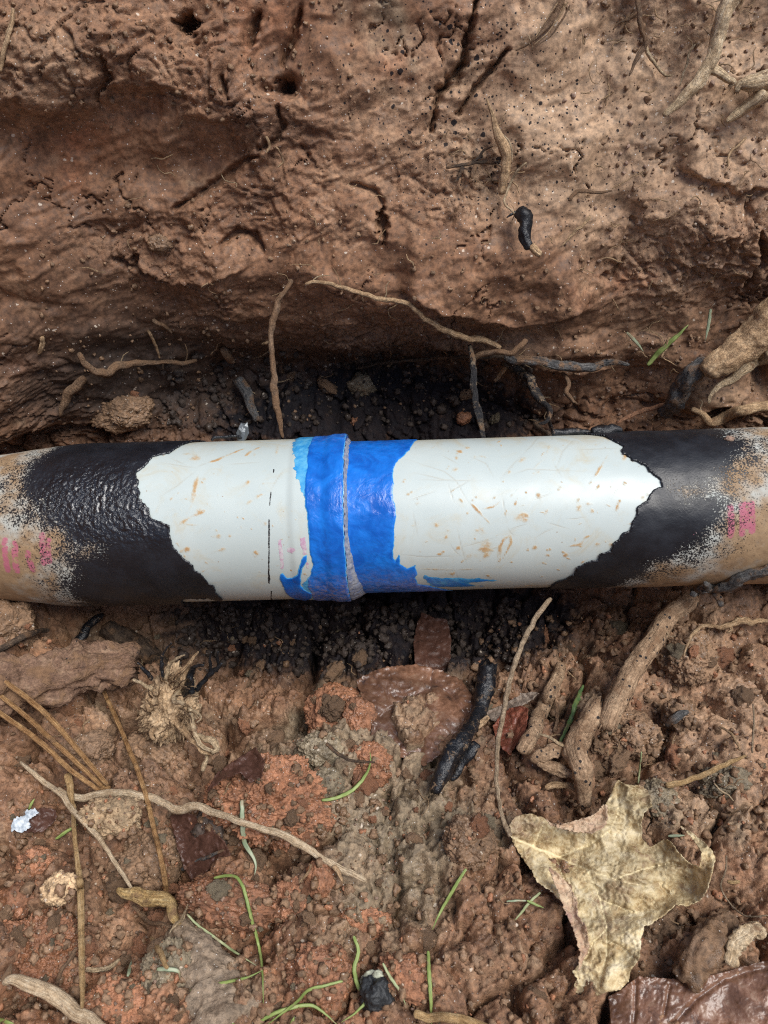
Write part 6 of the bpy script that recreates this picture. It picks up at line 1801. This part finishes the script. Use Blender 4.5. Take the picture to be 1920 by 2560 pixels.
root('rootlet', 'thin brown rootlet curving under the knobby yellow root', 'root', e1_((575, 455), (610, 495), (650, 530), (700, 535), (740, 552)), [5, 6, 5, 5, 3], M_ROOT_MUD, lift=0.012, seg=8, rough=0.3)
root('buried_root', 'thick grey clay coated root rising from the bottom edge', 'root', e1_((760, 545), (800, 620), (850, 700), (900, 780), (940, 880), (980, 990)), [36, 56, 74, 86, 94, 100], soil_mat('clay_coated_root', False, (0.24, 0.18, 0.125), 0.4), lift=-0.014, seg=90, rough=0.22, lump=52, fib=0.2, flat=0.7, smooth=31, wob=0.2)
root('bleached_twig', 'bleached pale twig in the bottom left corner', 'twig', e1_((15, 790), (50, 775), (130, 800), (200, 830), (270, 870), (330, 925), (400, 960), (460, 1010)), [9, 16, 19, 20, 20, 19, 18, 18], M_TWIG, lift=0.018, seg=14, rough=0.14, lump=25, smooth=31)
root('leaf_spike', 'small dry brown spike standing at the left edge above the bleached twig', 'splinter', e1_((10, 780), (30, 750), (48, 708)), [10, 10, 2], M_ROOT_MUD, lift=0.014, seg=9, flat=0.5)
root('rootlet', 'pale forked rootlet left of the buried grey root', 'root', e1_((370, 730), (420, 735), (470, 722), (520, 686)), [6, 7, 7, 3], M_ROOT_PALE, lift=0.008, seg=8, rough=0.35)
root('rootlet', 'grey curved rootlet beside the tall straw stem near the bottom', 'root', e1_((330, 640), (300, 690), (265, 740), (240, 825)), [5, 5, 6, 4], M_ROOT_MUD, lift=0.008, seg=8, rough=0.3)
root('straw_scrap', 'short tan straw stub standing left of the buried root', 'straw', e1_((650, 592), (680, 640), (705, 690), (725, 730)), [5, 8, 8, 5], M_STRAW, lift=0.012, seg=9)
root('straw_scrap', 'flat pale straw piece at the bottom edge right of centre', 'straw', e2_((130, 925), (200, 938), (300, 945), (460, 985)), [11, 12, 12, 12], M_STRAW, lift=0.010, seg=10, flat=0.4)
o = root('fine_rootlet', 'white hair roots at the lower end of the knobby yellow root', 'root', e1_((740, 560), (775, 525), (800, 480), (812, 450)), [3, 4, 3.5, 2], M_ROOT_PALE, lift=0.016, seg=7)
root('hair_root', None, None, e1_((800, 480), (790, 520), (760, 530), (730, 580)), [2.2, 2, 2, 1.5], M_ROOT_PALE, o, lift=0.014, seg=6)
root('hair_root', None, None, e1_((770, 560), (790, 600), (805, 640)), [2, 2, 1.2], M_ROOT, o, lift=0.010, seg=6)
root('dark_rootlet', 'dark crooked rootlet in front of the dark curled leaf', 'root', e1_((785, 300), (840, 270), (900, 245), (970, 215)), [5, 5, 5, 3], M_ROOT_BLUE, lift=0.010, seg=8, rough=0.3)
root('dead_stalk', 'dark thin stem with a pale tip among the clods below the joint', 'stalk', d1_((1412, 618), (1440, 650), (1490, 682), (1550, 698), (1620, 702)), [6, 5, 4, 4, 2.5], M_ROOT_DARK, lift=0.014, seg=8, smooth=21)
root('rootlet', 'brown root hair tuft right of the forked twig end', 'root', e1_((1345, 280), (1330, 315), (1290, 360)), [3, 4, 2], M_ROOT, lift=0.008, seg=6)
root('muddy_stick', 'muddy brown stick end below the big yellow leaf', 'stick', e2_((1510, 500), (1440, 570), (1370, 660), (1320, 760)), [24, 40, 48, 44], M_CLOD['brown'], lift=-0.004, seg=50, rough=0.35, fib=0.2, lump=70)
root('fine_rootlet', 'thin dark rootlet looping right of the big yellow leaf', 'root', e2_((1480, 240), (1475, 310), (1455, 370), (1490, 440), (1560, 500), (1660, 498)), [2, 2.4, 2.4, 2.4, 2.2, 2], M_STALK, lift=0.010, seg=6)
root('straw_scrap', 'short pale straw bit right of the big yellow leaf', 'straw', e2_((1485, 352), (1510, 356), (1535, 355)), [5, 5, 5], M_STRAW, lift=0.012, seg=8)
root('bark_scrap', 'crumbly pale bark scrap above the wet leaf in the corner', 'bark', e2_((1490, 715), (1510, 650), (1560, 590), (1600, 560), (1640, 600)), [14, 22, 24, 20, 12], M_ROOT_PALE, lift=0.008, seg=16, rough=0.5, lump=110, flat=0.5)

# grass blades
for lab, pts, w_, m_ in (
        ('long green blade arching down beside the grey buried root', e1_((925, 338), (975, 328), (1015, 330), (1045, 365), (1065, 430), (1085, 510), (1108, 590), (1128, 690), (1135, 780), (1138, 880)), 10, M_GRASS),
        ('thin green blade leaning from the knobby root to the arching blade', e1_((808, 495), (860, 545), (930, 595), (1020, 660), (1118, 722)), 8, M_GRASS2),
        ('flat green blade lying across the grey buried root', e1_((870, 830), (930, 800), (1000, 782), (1070, 765), (1135, 735)), 9, M_GRASS),
        ('broad bright green blade at the bottom edge over the buried root', e1_((825, 820), (880, 870), (940, 920), (1020, 975)), 13, M_GRASS),
        ('bent green blade at the bottom edge right of the buried root', e1_((1100, 975), (1160, 935), (1230, 905), (1340, 885), (1400, 920), (1460, 975)), 11, M_GRASS),
        ('narrow green blade crossing the bent blade near the bottom', e1_((1480, 782), (1410, 800), (1330, 822), (1285, 870), (1220, 920), (1150, 975)), 9, M_GRASS),
        ('crooked green blade running to the dark lichen stone', e1_((1528, 590), (1548, 650), (1530, 730), (1545, 800), (1582, 860), (1540, 915), (1475, 960)), 12, M_GRASS),
        ('short pale blue green blade tip on the buried root', e1_((678, 732), (720, 730), (770, 740), (778, 775)), 13, M_GRASS3),
        ('curved green blade over the grey clods below the joint', d1_((1390, 865), (1450, 855), (1530, 815), (1580, 755), (1600, 700), (1598, 655)), 11, M_GRASS),
        ('short green blade on the red clods in the lower middle', e2_((355, 298), (320, 350), (280, 420), (240, 490), (208, 562)), 10, M_GRASS),
        ('upright yellow green blade at the bottom edge in the middle', e2_((190, 652), (194, 740), (200, 830), (206, 985)), 12, M_GRASS),
        ('faint green blade right of the dark lichen stone', e2_((-5, 705), (30, 770), (70, 830), (95, 888)), 9, M_GRASS2),
        ('muddy green white blade draped over the large red clod', e1_((1045, 0), (1046, 60), (1048, 120), (1058, 190), (1090, 240), (1105, 280), (1100, 325)), 15, M_GRASS3),
        ('small green blade left of the big yellow leaf', e2_((618, 435), (655, 452), (692, 466)), 8, M_GRASS),
        ('yellowish grass bit beside the small green blade left of the yellow leaf', e2_((675, 400), (630, 440), (590, 490), (555, 532)), 8, M_GRASS2),
        ('grey green wisp lying left of the yellow leaf edge', e2_((530, 438), (580, 434), (635, 436)), 6, M_GRASS3),
        ('green blade bit between the clods at the left below the splashed leaf', e1_((240, 168), (290, 135), (335, 105)), 10, M_GRASS),
        ('tiny green shoot beside the splashed leaf', d1_((125, 905), (138, 875), (150, 858)), 8, M_GRASS),
        ('short green stub on the clods left of the buried root', e1_((552, 762), (560, 730), (568, 692)), 10, M_GRASS3),
        ('green blade piece in the bottom left corner', e1_((-20, 945), (20, 955), (60, 965)), 11, M_GRASS),
        ('pale green blade caught in the notch of the yellow leaf', e2_((1228, 156), (1265, 154), (1300, 152)), 8, M_GRASS3),
        ('thin green blade on the buried root beneath the flat blade', e1_((835, 760), (880, 785), (930, 815), (960, 835)), 7, M_GRASS2),
        ('green blade stub at the bottom edge beside the bent blade', e1_((1250, 985), (1265, 950), (1272, 935)), 10, M_GRASS)):
    blade(lab, pts, w_, m_)

# dark stone with a lichen crust
V, Fc = clod_mesh(4, 61, chunk=0.10, fine=0.08)
n = NT('dark_stone')
pz = n.coord('Object')
f_ = n.noise(pz, 260, 5, 0.7)
n.bs(color=n.ramp(f_, [(0.35, (0.010, 0.012, 0.014)), (0.6, (0.028, 0.032, 0.036)), (0.75, (0.11, 0.11, 0.105))]), rough=0.55, normal=n.bump(f_, 0.7, 0.0012))
LS = tag(mk('lichen_stone', bake(V, cam_matrix(*e1_((1632, 835))[0], 42, 46, 0.2, -0.1)), [Fc], n.m), 'small black stone with a pale green crust near the bottom edge', 'stone')
n = NT('lichen')
pz = n.coord('Object')
n.bs(color=n.mix(n.noise(pz, 220, 4), (0.30, 0.33, 0.24), (0.62, 0.64, 0.50)), rough=0.7, normal=n.bump(n.noise(pz, 400, 4), 0.5, 0.001))
for k, (x, y, rx, ry) in enumerate(((1605, 760, 17, 13), (1632, 758, 14, 12), (1580, 790, 14, 17), (1578, 822, 9, 14))):
    V, Fc = clod_mesh(3, 64 + k, chunk=0.08, fine=0.05)
    mk('lichen_lobe', bake(V, cam_matrix(*e1_((x, y))[0], rx, ry, 0.3 * k, -1.6)), [Fc], n.m, LS)

# ------------------------------------------------------------------ the many loose clods, copies of a few shapes
PROTO = []
for k in range(12):
    kd = ['red', 'brown', 'brown', 'grey', 'red', 'brown'][k % 6]
    V, Fc = clod_mesh(4 if k < 6 else 3, 120 + k, chunk=0.26, fine=0.16, jag=0.42)
    PROTO.append(mk('loose_clod', V, [Fc], M_CLOD[kd], link=False))
LOOSE = []
placed = 0
tries = 0
boxes = [(0, 2000, 960, 2560, 0.36), (960, 2050, 1920, 2560, 0.20), (1180, 1560, 1920, 2050, 0.14), (0, 1560, 620, 2000, 0.08), (620, 1750, 1180, 2050, 0.12), (420, 1540, 1300, 1690, 0.06), (330, 880, 1500, 1060, 0.04)]
while placed < 235 and tries < 3000:
    tries += 1
    b = boxes[int(np.searchsorted(np.cumsum([q[4] for q in boxes]), RNG.random() * 0.999))]
    px, py = b[0] + RNG.random() * (b[2] - b[0]), b[1] + RNG.random() * (b[3] - b[1])
    if (1240 < px < 1800 and 1960 < py < 2440) or (885 < px < 1190 and 1650 < py < 1920) or (px > 1510 and py > 2380) or math.hypot(px - 148, py - 2222) < 60 or math.hypot(px - 278, py - 2042) < 85 or (320 < px < 560 and 1640 < py < 1900) or (py > 2310 and abs(px - 460 - (py - 2310) * 0.5) < 90):
        continue
    rp = 7 + 20 * RNG.random() ** 2.6
    k = int(RNG.integers(0, 12))
    o = PROTO[k].copy()
    o.matrix_world = cam_matrix(px, py, rp * RNG.uniform(0.8, 1.35), rp * RNG.uniform(0.7, 1.1), RNG.uniform(0, 6.28), RNG.uniform(0.0, 0.6), depth=rp)
    COL.objects.link(o)
    LOOSE.append((o, o.data.materials[0].name.split('_')[0], px, py, rp))
    placed += 1


LAND = [('the forked pale twig', 560, 2045), ('the end of the forked pale twig', 905, 2200), ('the largest red brown clod', 683, 2010), ('the knobby yellow root', 380, 2250), ('the single needle', 400, 2140), ('the tall straw', 195, 2230),
        ('the lower half of the tall straw', 203, 2400), ('the splashed dark leaf', 87, 2052), ('the tan clump under the twig', 278, 2042), ('the brick red clod', 95, 2395), ('the bleached twig', 140, 2480), ('the buried grey root', 520, 2440),
        ('the top of the buried grey root', 450, 2330), ('the long reddish clod', 585, 2258), ('the orange red clod', 725, 2250), ('the arching green blade', 640, 2350), ('the bent green blade', 740, 2520), ('the black lichen stone', 937, 2475),
        ('the crooked green blade', 850, 2430), ('the upright yellow green blade', 1075, 2460), ('the short green blade', 1125, 2250), ('the round shiny clod', 1172, 2105), ('the yellow leaf', 1330, 2200), ('the lower lobe of the yellow leaf', 1490, 2400),
        ('the right lobe of the yellow leaf', 1760, 2160), ('the leaf stalk', 1245, 1950), ('the charred stick', 1150, 1860), ('the split root', 1440, 1880), ('the speckled root', 1600, 1680), ('the purple brown clod', 1712, 1640), ('the brown straw stalk', 1760, 1930),
        ('the corner wet leaf', 1750, 2480), ('the muddy stick end', 1780, 2370), ('the broad wet leaf', 1050, 1800), ('the wet orange red clod', 838, 1785), ('the curved green blade', 870, 1975), ('the pine needles', 150, 1820), ('the burnt root crown', 425, 1770),
        ('the small green blade by the leaf', 1340, 2265), ('the broad orange brown clod', 800, 2435), ('the grey lumpy clod', 800, 1880), ('the pinkish red clod', 300, 2500), ('the straw piece at the bottom edge', 1130, 2550), ('the bluish grey clod', 1815, 1955), ('the blue joint, in the hollow under the pipe', 870, 1590), ('the blue joint, in the hollow behind the pipe', 860, 1000), ('the grey root behind the pipe', 1400, 930), ('the hanging brown root', 690, 950), ('the long leaf stalk near the pipe', 1330, 1570)]
USED = set()
for o, kdn, px, py, rp in LOOSE:
    size = 'tiny' if rp < 10 else 'small' if rp < 16 else 'walnut sized' if rp > 22 else 'smallish'
    size = 'larger' if rp > 22 else size
    done = False
    for nm, lx, ly in sorted(LAND, key=lambda q: (q[1] - px) ** 2 + (q[2] - py) ** 2)[:4]:
        dx, dy = px - lx, py - ly
        far = 'just ' if dx * dx + dy * dy < 90 ** 2 else ''
        rel = ('right of' if dx > 0 else 'left of') if abs(dx) > abs(dy) * 1.9 else ('below' if dy > 0 else 'above') if abs(dy) > abs(dx) * 1.9 else (('below and ' if dy > 0 else 'above and ') + ('right of' if dx > 0 else 'left of'))
        lab = '%s loose %s clod %s%s %s' % (size, kdn, far, rel, nm)
        if len(lab.split()) > 16:
            lab = lab.replace('just ', '').replace(' loose', '')
        if lab not in USED and len(lab.split()) <= 16:
            USED.add(lab)
            done = True
            break
    tag(o, lab, 'clay clod', 'loose clay clods on the heap')


def crumbs(name, label, boxes, n_, rmin, rmax, mat, sub, p=3.0, sink=0.1):
    V0, F0 = icosphere(sub)
    NV = len(V0)
    Vs, Fs = [], []
    for i in range(n_):
        b = boxes[int(RNG.integers(0, len(boxes)))]
        px, py = b[0] + RNG.random() * (b[2] - b[0]), b[1] + RNG.random() * (b[3] - b[1])
        z, nor = hitz(px, py)
        r = (rmin + (rmax - rmin) * RNG.random() ** p) / 1000
        c = at(px, py, z) + np.array(nor) * r * (0.5 - sink)
        V = V0 * (1 + 0.30 * RNG.normal(size=(NV, 1)).clip(-1.3, 1.3)) * RNG.uniform(0.7, 1.2, size=(1, 3)) * r
        Vs.append(V + c)
        Fs.append(F0 + i * NV)
    o = mk(name, np.concatenate(Vs), [np.concatenate(Fs)], mat)
    return tag(o, label, kind='stuff')


FRONT = [(-40, 1560, 1960, 2600), (-40, 2000, 1960, 2600), (1180, 1540, 1960, 2100), (0, 1900, 1000, 2560)]
crumbs('soil_crumbs', 'loose red clay crumbs scattered over the heap', FRONT, 800, 0.4, 2.6, M_CLOD['red'], 1, 4.0)
crumbs('soil_crumbs', 'loose brown clay crumbs scattered over the heap', FRONT, 4200, 0.4, 3.4, M_CLOD['brown'], 1, 4.0)
crumbs('soil_crumbs', 'pale grit scattered over the heap', FRONT, 900, 0.3, 1.3, M_CLOD['pale'], 1)
crumbs('soil_crumbs', 'brown clay crumbs lodged on the wall and behind the pipe', [(-20, 0, 900, 330), (900, 640, 1900, 1050), (1500, 0, 1920, 720), (100, 500, 900, 1060)], 1300, 0.4, 2.2, M_CLOD['brown'], 1)
crumbs('soil_crumbs', 'pale crumbs lodged on the right of the wall', [(1400, 0, 1920, 720), (1500, 850, 1920, 1060)], 420, 0.4, 1.8, M_CLOD['pale'], 1)

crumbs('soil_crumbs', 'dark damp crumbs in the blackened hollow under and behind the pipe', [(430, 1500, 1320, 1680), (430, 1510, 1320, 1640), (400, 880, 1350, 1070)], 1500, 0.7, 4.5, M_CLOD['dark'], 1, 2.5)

# hair roots nobody could count, in the wall and over the heap
Vs, Fs, Ts = [], [], []
nv = 0
for i in range(150):
    b = [(250, 300, 1300, 1050), (1200, 380, 1920, 1000), (0, 1560, 1920, 2560), (1450, 0, 1920, 300)][i % 4]
    px, py = b[0] + RNG.random() * (b[2] - b[0]), b[1] + RNG.random() * (b[3] - b[1])
    a = RNG.uniform(0, 6.28)
    L = RNG.uniform(20, 75)
    pts = [(px, py)]
    for k in range(4):
        a += RNG.normal() * 0.6
        pts.append((pts[-1][0] + math.cos(a) * L / 4, pts[-1][1] + math.sin(a) * L / 4))
    P, s = path(pts, 0.0015 + 0.004 * RNG.random(), 9)
    o = tube('hair', P, np.array([1.4, 1.6, 1.4, 0.8]) * RNG.uniform(0.6, 1.3) * s.mean(), None, seg=5, rough=0.1, seed=i)
    me = o.data
    co = np.empty(len(me.vertices) * 3, F32)
    me.vertices.foreach_get('co', co)
    Vs.append(co.reshape(-1, 3))
    tv = np.empty(len(me.vertices) * 3, F32)
    me.attributes['tuv'].data.foreach_get('vector', tv)
    Ts.append(tv.reshape(-1, 3))
    for q in me.polygons:
        vs = list(q.vertices)
        if len(vs) == 4:
            Fs += [(vs[0] + nv, vs[1] + nv, vs[2] + nv), (vs[0] + nv, vs[2] + nv, vs[3] + nv)]
        else:
            Fs.append(tuple(v + nv for v in vs))
    nv += len(me.vertices)
    bpy.data.objects.remove(o)
    bpy.data.meshes.remove(me)
tag(mk('hair_roots', np.concatenate(Vs), [np.array(Fs)], M_ROOT, attrs={'tuv': np.concatenate(Ts)}), 'fine hair roots in the clay', kind='stuff')
